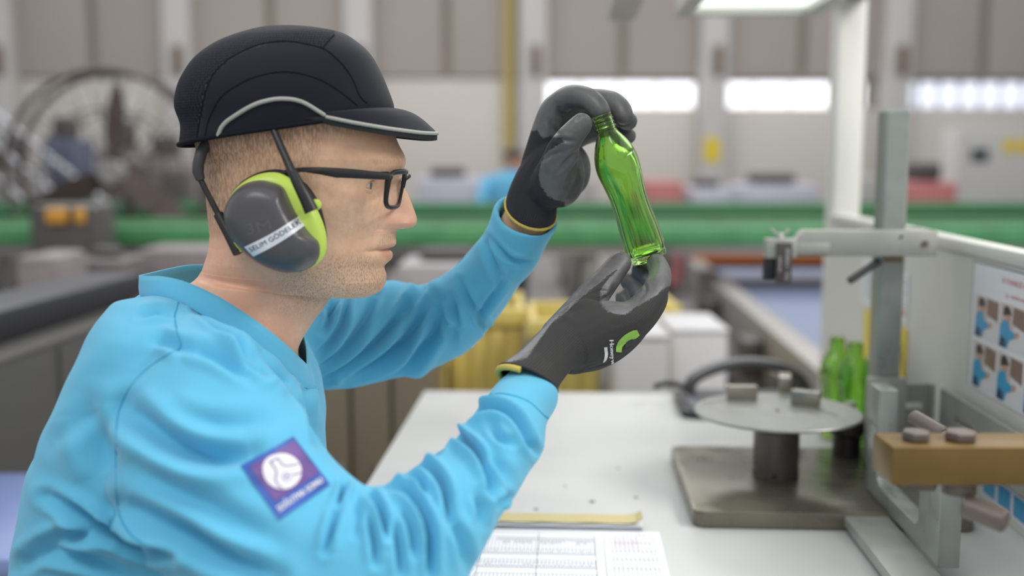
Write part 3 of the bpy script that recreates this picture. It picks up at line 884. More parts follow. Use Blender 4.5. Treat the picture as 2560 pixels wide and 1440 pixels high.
# brass bar in the foreground
YB = 0.80
br = empty('brass_bar', at(2400, 1215, YB), 'out of focus brass bar with bolt heads close to the camera', 'bar')
M_brass = mat('brass', (122, 97, 54), 0.42, metal=0.4, var=0.1, vscale=25)
b0 = at(2228, 1215, YB); b1 = at(2228, 1118, YB); bR = at(2720, 1118, YB)
br.location = (at(2680, 1215, YB).x, YB + 0.02, ZT)
box('bar', (b0.x, YB, b0.z), (bR.x, YB + 0.045, b1.z), M_brass, br, 0.002)
for px, rr in ((2292, 0.011), (2404, 0.0125)):
    q = at(px, 1100, YB + 0.02)
    cyl('bolt_head', (q.x, YB + 0.022, b1.z + 0.0003), (q.x, YB + 0.022, b1.z + 0.007), rr, M_std, br, seg=6, bevel=0.001)
q = at(2310, 1215, YB + 0.02); cyl('nut', (q.x, YB + .022, b0.z - 0.008), (q.x, YB + .022, b0.z - 0.0003), 0.011, M_std, br, seg=6)
q = at(2400, 1215, YB + 0.02)
nb = cyl('nut', (q.x, YB + .022, b0.z - 0.012), (q.x, YB + .022, b0.z - 0.0003), 0.013, M_std, br, seg=20)
cyl('thumb_screw', (q.x, YB + .01, b0.z - 0.019), (q.x + 0.022, YB - 0.012, b0.z - 0.024), 0.009, M_std, br, seg=16, bevel=0.001)
q = at(2690, 1215, YB)
box('support', (q.x, YB + 0.005, ZT + 0.0005), (q.x + 0.03, YB + 0.04, b0.z - 0.0004), M_std, br)
hd = empty('handle_rod', at(2300, 1055, 1.2), 'dark steel rod handle leaning above the brass bar', 'rod')
r0, r1 = at(2282, 1043, 1.205), at(2360, 1088, 1.16)
r2 = r1 + (r1 - r0) * 0.2
cyl('grip', r0, r1, 0.0095, M_std, hd, bevel=0.002)
cyl('shaft', r1, r2 + (r2 - r0) * 0.9, 0.005, M_stl, hd)

# ---- papers
pd = empty('paper_pad', bb(0, 1.34, ZT), 'stack of paper with a yellowed cardboard back lying across the table', 'paper pad')
M_card = mat('cardboard', (196, 184, 136), 0.8)
xs = np.linspace(-0.16, 0.098, 30)
def sheet(name, y0, y1, z, m, wav, par, th=0.0006, x0=-0.16, x1=0.098, lift=None):
    V = []; F = []
    xs = np.linspace(x0, x1, 30)
    for i, x in enumerate(xs):
        dz = wav * math.sin(i * 0.9 + z * 9000) + (lift(x) if lift else 0)
        for yv in (y0, y1):
            for t in (0, th):
                V.append(bb(x, yv, z + dz + t))
    for i in range(29):
        a = i * 4; b = a + 4
        F += [(a, a + 2, b + 2, b), (a + 1, b + 1, b + 3, a + 3), (a, b, b + 1, a + 1), (a + 2, a + 3, b + 3, b + 2)]
    F += [(0, 1, 3, 2), (116, 118, 119, 117)]
    return pyd(name, V, F, m, par, False)
curl = lambda x: 0.006 * max(0, (x - 0.082) / 0.016) ** 2
sheet('page', 1.333, 1.36, ZT + 0.0008, M_paper, 0.0002, pd)
sheet('page', 1.332, 1.36, ZT + 0.0022, mat('paper_lilac', (206, 204, 222), 0.6), 0.0003, pd)
sheet('page', 1.332, 1.362, ZT + 0.0040, M_paper, 0.0004, pd)
sheet('page', 1.334, 1.364, ZT + 0.0058, M_paper, 0.0005, pd)
sheet('card_back', 1.336, 1.368, ZT + 0.0076, M_card, 0.0003, pd, 0.0014, lift=curl)
form = empty('record_sheet', bb(0, 1.2, ZT), 'printed record sheet with ruled tables lying in front of the paper pad', 'paper')
bboxb('sheet', (-0.20, 1.03, ZT + 0.0003), (0.118, 1.327, ZT + 0.0008), M_paper, form)
zl = ZT + 0.00095
M_line = mat('form_line', (120, 124, 132), 0.7)
M_liner = mat('form_line_red', (214, 170, 172), 0.7)
def fquad(bm, x0, x1, y0, y1):
    vs = [bm.verts.new(bb(x, y, zl)) for x, y in ((x0, y0), (x1, y0), (x1, y1), (x0, y1))]
    bm.faces.new(vs)
def grid_part(name, X, Y, hv, vv, m, t=0.00025):
    bm = bmesh.new()
    for x in vv: fquad(bm, x - t, x + t, Y[0], Y[1])
    for y in hv: fquad(bm, X[0], X[1], y - t * 1.4, y + t * 1.4)
    o = frombm(name, bm, m, form); o['kind'] = 'stuff'; return o
def fp(px, py): return MBi @ atz(px, py, zl)
pL, pM, pR = fp(1205, 1343), fp(1347, 1335), fp(1484, 1336)
top = pM.y; 
nx = 15
rows = [(1343, 1373), (1373, 1386), (1401, 1420), (1434, 1440)]
yv = [fp(1347, p).y for p in (1342, 1373, 1386, 1399, 1406, 1420, 1428, 1434)]
grid_part('ruled_table', (pL.x, pR.x), (fp(1347, 1386).y, fp(1347, 1342).y), yv[:3], np.linspace(pL.x, pR.x, 32), M_line)
grid_part('ruled_table', (pL.x, pR.x), (fp(1347, 1420).y, fp(1347, 1399).y), yv[3:6], np.linspace(pL.x, pR.x, 32), M_line)
grid_part('ruled_table', (pL.x, pR.x), (1.10, fp(1347, 1434).y), list(np.linspace(1.10, fp(1347, 1434).y, 6)), np.linspace(pL.x, pR.x, 32), M_line)
grid_part('heavy_rule', (pL.x, pR.x), (1.08, top + 0.004), [top + 0.004], [pM.x, pL.x + 0.002, pR.x + 0.001, pR.x + 0.012], M_ink, 0.0003)
qa = fp(1518, 1336)
grid_part('side_table', (qa.x + .003, 0.108), (1.09, top + 0.004), list(np.linspace(1.09, top + 0.002, 9)), np.linspace(qa.x + .004, 0.108, 11), M_line)
grid_part('side_table', (-0.19, pL.x), (1.09, fp(1347, 1388).y), list(np.linspace(1.09, fp(1347, 1388).y, 10)), np.linspace(-0.19, pL.x - 0.006, 7), M_line)
bm = bmesh.new()
for k in range(31):
    xk = pL.x + (pR.x - pL.x) * (k + 0.35) / 31
    y1_ = fp(1347, 1345).y; ln = 0.008 + 0.016 * rnd.random()
    if k > 3: fquad(bm, xk, xk + 0.0016, y1_ - ln, y1_)
    for (ra, rb) in ((1375, 1384), (1408, 1418)):
        ya_, yb_ = fp(1347, rb).y, fp(1347, ra).y
        fquad(bm, xk, xk + 0.0014, ya_, ya_ + (yb_ - ya_) * (0.4 + 0.5 * rnd.random()))
o = frombm('printed_entries', bm, mat('print_grey', (168, 170, 176), 0.7), form); o['kind'] = 'stuff'
bm = bmesh.new()
for k in range(8):
    xk = qa.x + 0.008 + k * 0.004
    fquad(bm, xk, xk + 0.0008, 1.27 - 0.01 * rnd.random(), 1.30 + 0.01 * rnd.random())
o = frombm('printed_entries', bm, M_liner, form); o['kind'] = 'stuff'
text_plane('form_title', 'GÜNLÜK KAYIT', MB @ Vector((pR.x + 0.0035, fp(1490, 1342).y, zl)), MB.to_3x3() @ Vector((0, -0.026, 0)), MB.to_3x3() @ Vector((0.0035, 0, 0)), M_ink, form, (0, 0, 0)) if False else None

# ---- black tray with an arched handle at the far end of the table
tr = empty('black_carrier', bb(0.33, 2.0, ZT), 'dark plastic carrier with an arched handle behind the round gauge plate', 'carrier')
prism('base', [bb(x, y, ZT + 0.0006) for x, y in rrect(0.21, 0.47, 1.93, 2.12, 0.02)], (0, 0, 0.014), M_blk, tr, 0.002)
prism('tray_well', [bb(x, y, ZT + 0.0148) for x, y in rrect(0.225, 0.455, 1.945, 2.105, 0.015)], (0, 0, 0.004), mat('tray_grey', (90, 90, 96), 0.5), tr, 0.001)
arc = [at(x, y, 2.06) for x, y in spline([(1722, 988), (1730, 952), (1775, 925), (1850, 907), (1930, 912), (1990, 935), (2012, 965), (2016, 988)], 24)]
V, F = tube_mesh(arc, 0.011, 10)
V = [Vector((v[0], 2.06 + (v[1] - 2.06) * 2.2, v[2])) for v in V]
pyd('handle', V, F, mat('carrier_handle', (74, 74, 76), 0.3), tr)
o = tube('black_cable', [at(1640, 966, 2.0), at(1660, 958, 2.03), at(1690, 960, 2.03), at(1715, 968, 2.0)], 0.006, M_blk)
for v in o.data.vertices: v.co.z = max(v.co.z, ZT + 0.0005) if v.co.z < ZT + 0.02 else v.co.z
tag(o, 'short black cable end lying on the table beside the dark carrier', 'cable')

# ---- green bottles
M_glass = bpy.data.materials.new('green_glass'); M_glass.use_nodes = True
nt = M_glass.node_tree; pb = nt.nodes['Principled BSDF']
pb.inputs['Base Color'].default_value = (0.56, 0.86, 0.28, 1)
pb.inputs['Roughness'].default_value = 0.03
pb.inputs['Transmission Weight'].default_value = 1.0
pb.inputs['IOR'].default_value = 1.5
BL = 0.166
outer = [(0, .0035), (.012, .003), (.0165, .0008), (.0192, 0.0), (.0212, .002), (.0222, .006), (.0226, .013), (.0224, .022), (.0218, .036), (.0208, .050), (.0203, .062), (.0206, .075), (.0220, .088), (.0236, .099), (.0243, .107), (.0238, .115), (.0218, .124), (.0188, .132), (.0158, .138), (.0132, .143), (.0116, .147), (.0112, .1495), (.0126, .1505), (.0126, .1520), (.0110, .1530), (.0110, .1545), (.0119, .1552), (.0119, .1564), (.0109, .1571), (.0109, .1585), (.0119, .1592), (.0119, .1604), (.0109, .1612), (.0110, .1645), (.0106, .166)]
inner = [(.0090, .1662), (.0086, .165), (.0086, .150), (.0096, .145), (.0128, .138), (.0162, .131), (.0192, .1235), (.0212, .115), (.0217, .107), (.0210, .099), (.0195, .088), (.0182, .075), (.0179, .062), (.0184, .050), (.0194, .036), (.0199, .022), (.0199, .013), (.0180, .008), (.012, .0065), (0, .0072)]
def dense(P, n):
    P = np.array(P); 
    return P
def rmod(t, i, h):
    k = np.interp(h, [0.004, 0.014, 0.05, 0.082, 0.100, 0.105, 0.12, 0.135], [0, .022, .03, .02, .004, .016, .018, 0])
    if h < 0.1: return 1 - k * (0.5 + 0.5 * math.cos(14 * t)) ** 2
    return 1 - k * (0.5 + 0.5 * math.cos(7 * t))
def bottle_mesh():
    prof = []
    A = spline(outer[:21], 70); prof += [tuple(p) for p in A] + outer[21:]
    prof += inner[:2] + [tuple(p) for p in spline(inner[2:], 40)]
    prof = [(max(r, 0), h) for r, h in prof]; prof[0] = (0, prof[0][1]); prof[-1] = (0, prof[-1][1])
    V, F = lathe_mesh(prof, 112, (0, 0, 0), (0, 0, 1), rmod)
    bm = bmesh.new(); vs = [bm.verts.new(v) for v in V]
    for f in F: bm.faces.new([vs[i] for i in f])
    bmesh.ops.recalc_face_normals(bm, faces=bm.faces)
    for f in bm.faces: f.smooth = True
    me = bpy.data.meshes.new('glass_bottle'); bm.to_mesh(me); bm.free(); me.materials.append(M_glass)
    return me
BME = bottle_mesh()
def bottle(loc, label, grp=None):
    o = bpy.data.objects.new('glass_bottle', BME); COL.objects.link(o); o.location = loc
    tag(o, label, 'bottle', grp); return o
g1 = atz(2085, 1092, ZT); g2 = atz(2128, 1112, ZT); g3 = atz(2192, 1100, ZT)
bottle((g1.x, g1.y, ZT + 0.0005), 'green glass bottle on the table, farthest left of the three by the post', 'green bottles on the table')
bottle((g2.x, g2.y, ZT + 0.0005), 'green glass bottle on the table, frontmost of the three by the post', 'green bottles on the table')
bottle((g3.x, g3.y, ZT + 0.0005), 'green glass bottle on the table, mostly hidden behind the steel column', 'green bottles on the table')
YBOT = 1.12
btop = at(1503, 287, YBOT - 0.004); bbase = at(1622, 648, YBOT + 0.004)
ax = (btop - bbase)
for o_ in [q for q in bpy.data.objects if q.name.startswith('glass_bottle')]: o_.scale = (1.14, 1.14, 1.03)
held = bottle(bbase, 'green glass bottle held up tilted between two gloved hands')
qrot = Vector((0, 0, 1)).rotation_difference(ax.normalized())
held.rotation_mode = 'QUATERNION'; held.rotation_quaternion = qrot
hs = ax.length / BL
held.scale = (hs, hs, hs)
# ------------------------------------------------------------------ the man: head and neck
YH = 1.05
HO = at(750, 420, YH)
HY = math.radians(3.0)
HF = Vector((math.cos(HY), math.sin(HY), 0)); HU = Vector((0, 0, 1)); HL = Vector((-math.sin(HY), math.cos(HY), 0))
def sag(px, py, w=0.0):
    """world point where the pixel ray meets the plane parallel to the man's mid plane, w metres beyond it"""
    d = Vector(rays((px, py))[0]); o = Vector(CAM)
    t = ((HO + HL * w - o).dot(HL)) / d.dot(HL)
    return o + d * t
def sfu(px, py):
    p = sag(px, py) - HO
    return np.array([p.dot(HF), p.dot(HU)])
def fu2w(f, u, l): return HO + HF * float(f) + HU * float(u) + HL * float(l)
def bvh_of(o):
    M = o.matrix_world if o.parent is None else Matrix.Identity(4)
    return BVHTree.FromPolygons([v.co.copy() for v in o.data.vertices], [tuple(p.vertices) for p in o.data.polygons])
def cast(px, bvh):
    d = Vector(rays(px)[0]).normalized()
    loc, nor, idx, dist = bvh.ray_cast(Vector(CAM), d)
    if loc is None: return None, None
    if nor.dot(d) > 0: nor = -nor
    return loc, nor
def decal(name, V2, F, bvh, lift, m, parent, smooth=True):
    V = []; ok = []
    for p in V2:
        loc, nor = cast(p, bvh)
        ok.append(loc is not None)
        V.append(loc + nor * lift if loc is not None else Vector((0, 0, 0)))
    F = [f for f in F if all(ok[i] for i in f)]
    return pyd(name, V, F, m, parent, smooth)
def grid_px(corners, nu, nv):
    c = np.array(corners, float)   # tl, tr, br, bl
    P = []; F = []
    for j in range(nv + 1):
        for i in range(nu + 1):
            u, v = i / nu, j / nv
            P.append((c[0] * (1 - u) + c[1] * u) * (1 - v) + (c[3] * (1 - u) + c[2] * u) * v)
    for j in range(nv):
        for i in range(nu):
            a = j * (nu + 1) + i
            F.append((a, a + nu + 1, a + nu + 2, a + 1))
    return np.array(P), F
def line_on(name, px_line, bvh, rad, m, parent, n=60, lift=0.0, seg=6, mirror=False):
    pts = []
    for p in spline(px_line, n):
        loc, nor = cast(p, bvh)
        if loc is not None and not (mirror and (loc - HO).dot(HL) > -0.001): pts.append(loc + nor * lift)
    o = tube(name, pts, rad, m, parent, seg)
    if mirror:
        pts2 = [q - HL * (2 * (q - HO).dot(HL)) for q in pts]
        tube(name, pts2, rad, m, parent, seg)
    return o

person = empty('person', (HO.x - 0.12, YH, 0.0), 'man in a light blue shirt and navy cap inspecting a bottle in profile', 'person')

# profile of the face in the mid plane, in pixels (y -> x)
prof = np.array([(330, 985), (345, 990), (360, 996), (375, 1004), (385, 1010), (397, 1014), (408, 1014), (420, 1010), (432, 1004), (443, 1001), (455, 1004), (470, 1011), (486, 1020), (503, 1027), (519, 1033), (532, 1038), (543, 1041.5), (552, 1042.5), (558, 1041), (563, 1038.5), (567, 1034), (570, 1026), (571.5, 1014), (572.5, 1002), (574, 994), (578, 991), (585, 990.5), (593, 990), (601, 990.5), (608, 990.5), (613, 988.5), (617, 984), (620, 977), (622.5, 973), (625, 976), (629, 980), (636, 982), (643, 981.5), (649, 978), (655, 971), (661, 964), (667, 960.5), (674, 962), (682, 965), (690, 966.5), (698, 966)])
base = np.array([(330, 985), (375, 1002), (400, 1009), (420, 1000), (443, 986), (465, 977), (500, 970), (545, 963), (585, 957), (625, 953), (660, 951), (682, 956), (698, 964)])
muz = np.array([(480, 0), (520, 4), (545, 14), (565, 26), (574, 34)])
backp = np.array([(330, 487), (375, 497), (409, 514), (453, 517), (502, 521), (546, 525), (587, 529), (614, 527), (640, 521), (698, 508)])
Wt = np.array([(330, .077), (375, .077), (420, .0745), (465, .0715), (510, .0695), (550, .067), (590, .0645), (625, .0625), (660, .060), (698, .056)])
ys = np.unique(np.concatenate([np.arange(330, 560, 4), np.arange(556, 580, 0.8), np.arange(580, 699, 2.0), [698]]))
rows = []      # base front(f,u), back(f,u), W, E nose, sigma n, E muzzle, sigma m, exponent front
top_rows = [((760, 128), (735, 128), .004), ((800, 130), (690, 130), .022), ((850, 138), (635, 140), .042), ((900, 160), (580, 165), .058), ((935, 195), (535, 205), .068), ((960, 240), (503, 255), .074), ((977, 290), (490, 300), .077)]
tr_ = [(np.concatenate([sfu(*a), sfu(*b), [w]])) for a, b, w in top_rows]
for q in spline(tr_, 26)[:-1]:
    rows.append((q[:2], q[2:4], q[4], 0, .01, 0, .02, 2.2))
pxm = 1 / 2570.0
for y in ys:
    xb = np.interp(y, base[:, 0], base[:, 1]); xp = np.interp(y, prof[:, 0], prof[:, 1])
    yb = y + 20 * np.exp(-((y - 420) / 120) ** 2) * 0
    bk = sfu(np.interp(y, backp[:, 0], backp[:, 1]), y if y < 640 else 640 + (y - 640) * 0.6)
    E = (xp - xb) * pxm
    if y < 574:
        Em = np.interp(y, muz[:, 0], muz[:, 1]) * pxm; En = E - Em
    else:
        t = float(sstep(574, 590, y)); Em = E; En = 0
    sn = np.interp(y, [400, 430, 455, 490, 520, 540, 556, 566, 574], [.018, .0125, .0098, .0105, .0122, .0142, .0152, .0145, .011])
    sm = np.interp(y, [480, 560, 600, 625, 645, 668, 698], [.018, .021, .0245, .026, .024, .021, .024])
    nf = np.interp(y, [330, 420, 500, 620, 700], [2.3, 2.3, 2.15, 2.0, 1.9])
    rows.append((sfu(xb, y), bk, np.interp(y, Wt[:, 0], Wt[:, 1]), En, sn, Em, sm, nf))
# chin, under jaw, neck, upper chest
und = [((966, 700), (507, 676), .056), ((960, 716), (505, 679), .0545), ((948, 730), (503, 682), .053), ((928, 739), (501, 685), .0525), ((903, 742), (499, 688), .053), ((875, 738), (497, 691), .054), ((850, 732), (494, 694), .0545), ((833, 730), (490, 698), .055), ((824, 747), (482, 704), .056), ((808, 772), (470, 712), .0575), ((790, 795), (455, 722), .060), ((771, 824), (430, 738), .066), ((752, 855), (400, 760), .078), ((742, 885), (370, 800), .100), ((745, 930), (330, 880), .13), ((755, 1000), (270, 980), .15), ((760, 1100), (200, 1100), .15)]
un = [(np.concatenate([sfu(*a), sfu(*b), [w]])) for a, b, w in und]
nu_ = 70
for i, q in enumerate(spline(un, nu_)):
    k = i / (nu_ - 1)
    fade = float(sstep(0.30, 0.0, k))
    rows.append((q[:2], q[2:4], q[4], 0, .01, 0.0, .02, 1.9 + 0.2 * min(1, k * 2)))
NA = 120
aa = np.linspace(0, 1, NA) ** 1.35 * math.pi          # 0 front .. pi back, denser at the front
Vh = []; keep = []
for (fr, bk, W, En, sn, Em, sm, nf) in rows:
    fr, bk = np.array(fr), np.array(bk)
    C = bk + (fr - bk) * 0.46
    ca, sa = np.cos(aa), np.sin(aa)
    e = np.where(ca >= 0, 2.0 / nf, 2.0 / 2.25)
    cc = np.sign(ca) * np.abs(ca) ** e; ss = np.abs(sa) ** e
    P = np.where(cc[:, None] >= 0, C + cc[:, None] * (fr - C), C - cc[:, None] * (bk - C))
    l = W * ss
    front = sstep(0.0, 0.35, cc)
    P = P.copy()
    P[:, 0] += front * (En * np.exp(-(l / sn) ** 2.5) + Em * np.exp(-(l / sm) ** 2.3))
    keep.append((P, l))
NR = len(rows)
def sculpt(P, l):
    """local relief of the face: P (n,2) fore/up metres, l lateral distance"""
    f, u = P[:, 0].copy(), P[:, 1].copy(); l = l.copy()
    def U(py): return sfu(900, py)[1]
    def Fx(px): return sfu(px, 500)[0]
    fac = sstep(Fx(840), Fx(900), f)
    # eye sockets
    f -= fac * 0.0105 * np.exp(-((l - .031) / .0155) ** 2 - ((u - U(463)) / .0115) ** 2)
    # brow ridge outer end
    f += fac * 0.0035 * np.exp(-((l - .036) / .018) ** 2 - ((u - U(418)) / .007) ** 2)
    # cheek bone and lower cheek hollow
    ck = np.exp(-((f - Fx(880)) / .028) ** 2 - ((u - U(505)) / .015) ** 2)
    l += 0.0035 * ck * (l > .02)
    hol = np.exp(-((f - Fx(880)) / .03) ** 2 - ((u - U(590)) / .02) ** 2)
    l -= 0.003 * hol * (l > .02)
    # wing of the nose
    al = np.exp(-((l - .0135) / .0052) ** 2 - ((u - U(556)) / .0052) ** 2) * fac
    f += 0.0045 * al; l += 0.0028 * al
    # crease behind the wing and nasolabial fold
    dx, dy = Fx(951), U(552)
    for t in np.linspace(0, 1, 9):
        f -= fac * 0.0009 * np.exp(-((l - (.0195 + .011 * t)) / .0032) ** 2 - ((u - U(545 + 75 * t)) / .006) ** 2)
    # mouth corner and the line between the lips
    f -= fac * 0.0022 * np.exp(-((u - U(622.5)) / .0016) ** 2) * np.exp(-(l / .023) ** 6)
    f -= fac * 0.003 * np.exp(-((l - .0245) / .005) ** 2 - ((u - U(624)) / .004) ** 2)
    # temple hollow
    l -= 0.003 * np.exp(-((f - Fx(870)) / .02) ** 2 - ((u - U(420)) / .02) ** 2) * (l > .03)
    # jaw angle
    l += 0.004 * np.exp(-((f - Fx(740)) / .03) ** 2 - ((u - U(660)) / .012) ** 2) * (l > .02)
    return np.stack([f, u], 1), l
verts = []
for P, l in keep:
    P2, l2 = sculpt(P, l)
    l2[0] = 0; l2[-1] = 0
    near = [fu2w(P2[i, 0], P2[i, 1], -l2[i]) for i in range(NA)]
    far = [fu2w(P2[i, 0], P2[i, 1], l2[i]) for i in range(NA - 2, 0, -1)]
    verts += near + far
NC = 2 * NA - 2
F = []
for j in range(NR - 1):
    for i in range(NC):
        i2 = (i + 1) % NC
        F.append((j * NC + i, (j + 1) * NC + i, (j + 1) * NC + i2, j * NC + i2))
F.append(tuple(range(NC))); F.append(tuple((NR - 1) * NC + i for i in range(NC - 1, -1, -1)))
# masks for the skin material
VW = np.array([v[:] for v in verts])
loc = VW - np.array(HO[:])
lf, lu, ll = loc @ np.array(HF[:]), loc @ np.array(HU[:]), loc @ np.array(HL[:])
nearW = np.array(HO[:]) + lf[:, None] * np.array(HF[:]) + lu[:, None] * np.array(HU[:]) - np.abs(ll)[:, None] * np.array(HL[:])
PX = proj(nearW)
x, y = PX[:, 0], PX[:, 1]
def softpoly(poly, soft):
    ins = inpoly(PX, poly); d, _, _ = polydist(PX, list(poly) + [poly[0]])
    sgn = np.where(ins, d, -d)
    return sstep(-soft, soft, sgn)
hair = softpoly([(400, 50), (990, 50), (985, 300), (900, 330), (815, 345), (790, 390), (780, 440), (775, 500), (760, 510), (740, 450), (640, 480), (575, 560), (560, 585), (500, 590), (400, 500)], 28)
dense_h = softpoly([(400, 50), (900, 50), (880, 320), (700, 352), (600, 380), (555, 430), (545, 520), (500, 560), (400, 500)], 40)
stub = softpoly([(690, 650), (790, 655), (830, 640), (880, 640), (915, 635), (935, 640), (945, 660), (962, 668), (975, 700), (960, 745), (900, 750), (830, 745), (815, 770), (760, 770), (700, 730)], 26)
stub = np.maximum(stub, 0.75 * softpoly([(955, 585), (992, 580), (994, 602), (975, 606), (945, 615)], 8))
stub = np.maximum(stub, 0.6 * softpoly([(690, 730), (800, 740), (800, 780), (740, 800), (690, 780)], 26))
lip = softpoly([(938, 622), (960, 612), (990, 606), (998, 620), (995, 650), (975, 655), (955, 640)], 5) * (np.abs(ll) < .03)
red = softpoly([(955, 535), (1000, 500), (1050, 530), (1050, 580), (985, 580), (955, 570)], 18) * 0.8
red = np.maximum(red, 0.8 * softpoly([(520, 560), (600, 640), (700, 690), (760, 780), (750, 900), (600, 880), (440, 760), (480, 660)], 45))
brow = softpoly([(925, 398), (975, 392), (1012, 388), (1016, 402), (980, 410), (935, 412)], 6) * (np.abs(ll) > .006)
skin = bpy.data.materials.new('skin'); skin.use_nodes = True
nt = skin.node_tree; b = nt.nodes['Principled BSDF']
b.inputs['Roughness'].default_value = 0.48
b.inputs['Subsurface Weight'].default_value = 0.25
b.inputs['Subsurface Radius'].default_value = (0.010, 0.004, 0.002)
b.inputs['Subsurface Scale'].default_value = 0.6
def N(t, **k):
    n = nt.nodes.new(t)
    for a, v in k.items(): setattr(n, a, v)
    return n
def mixc(fac, a, bcol):
    m = nt.nodes.new('ShaderNodeMix'); m.data_type = 'RGBA'
    if isinstance(fac, float): m.inputs[0].default_value = fac
    else: nt.links.new(fac, m.inputs[0])
    for s, v in ((6, a), (7, bcol)):
        if isinstance(v, tuple): m.inputs[s].default_value = (*v, 1)
        else: nt.links.new(v, m.inputs[s])
    return m.outputs[2]
def math_(op, a, bv, clamp=False):
    m = nt.nodes.new('ShaderNodeMath'); m.operation = op; m.use_clamp = clamp
    for i, v in enumerate((a, bv)):
        if isinstance(v, (int, float)): m.inputs[i].default_value = v
        else: nt.links.new(v, m.inputs[i])
    return m.outputs[0]
at1 = N('ShaderNodeAttribute', attribute_name='mask_a'); at2 = N('ShaderNodeAttribute', attribute_name='mask_b')
s1 = N('ShaderNodeSeparateColor'); s2 = N('ShaderNodeSeparateColor')
nt.links.new(at1.outputs['Color'], s1.inputs[0]); nt.links.new(at2.outputs['Color'], s2.inputs[0])
tc = N('ShaderNodeTexCoord')
def noise(scale, detail=4, stretch=None, rot=None):
    n = N('ShaderNodeTexNoise'); n.inputs['Scale'].default_value = scale; n.inputs['Detail'].default_value = detail
    v = tc.outputs['Object']
    if stretch:
        mp = N('ShaderNodeMapping'); mp.inputs['Scale'].default_value = stretch
        if rot: mp.inputs['Rotation'].default_value = rot
        nt.links.new(v, mp.inputs[0]); v = mp.outputs[0]
    nt.links.new(v, n.inputs['Vector']); return n.outputs['Fac']
def ramp(v, a, bb_):
    m = N('ShaderNodeMapRange'); m.inputs['From Min'].default_value = a; m.inputs['From Max'].default_value = bb_
    nt.links.new(v, m.inputs['Value']); return m.outputs[0]
c0 = mixc(ramp(noise(28), .35, .65), lin((243, 202, 170)), lin((234, 189, 155)))
c0 = mixc(ramp(noise(160, 3), .4, .75), c0, lin((230, 182, 148)))
c0 = mixc(math_('MULTIPLY', s1.outputs[2], 0.6), c0, lin((226, 164, 142)))
c0 = mixc(math_('MULTIPLY', s2.outputs[0], 0.4), c0, lin((190, 118, 108)))
hn = ramp(noise(700, 3, (1, 1, .22), (0, .7, 0)), .38, .62)
hf = math_('MULTIPLY', s1.outputs[0], math_('ADD', math_('MULTIPLY', hn, 0.34), 0.12), True)
c0 = mixc(hf, c0, lin((122, 90, 72)))
hf2 = math_('MULTIPLY', s2.outputs[1], math_('ADD', math_('MULTIPLY', hn, 0.4), 0.12), True)
c0 = mixc(hf2, c0, lin((84, 60, 50)))
sn_ = ramp(noise(900, 2, (1, 1, .4)), .45, .68)
sf = math_('MULTIPLY', s1.outputs[1], math_('ADD', math_('MULTIPLY', sn_, 0.42), 0.14), True)
c0 = mixc(sf, c0, lin((112, 92, 82)))
bf = math_('MULTIPLY', s2.outputs[2], math_('ADD', math_('MULTIPLY', hn, 0.2), 0.06), True)
c0 = mixc(bf, c0, lin((120, 84, 62)))
nt.links.new(c0, b.inputs['Base Color'])
bp = N('ShaderNodeBump'); bp.inputs['Strength'].default_value = 0.25; bp.inputs['Distance'].default_value = 0.0012
hh_ = math_('ADD', math_('MULTIPLY', noise(420, 3), 0.6), math_('MULTIPLY', math_('ADD', hf, sf), 0.7))
nt.links.new(hh_, bp.inputs['Height']); nt.links.new(bp.outputs[0], b.inputs['Normal'])
body = pyd('body', verts, F, skin, person)
def setcol(o, name, A):
    at_ = o.data.color_attributes.new(name, 'FLOAT_COLOR', 'POINT')
    buf = np.ones((len(o.data.vertices), 4), np.float32); buf[:, :3] = A
    at_.data.foreach_set('color', buf.ravel())
setcol(body, 'mask_a', np.stack([hair, stub, red], 1))
setcol(body, 'mask_b', np.stack([lip, dense_h * hair, brow], 1))
body['label'] = 'fair skin, buzz cut hair and short stubble'
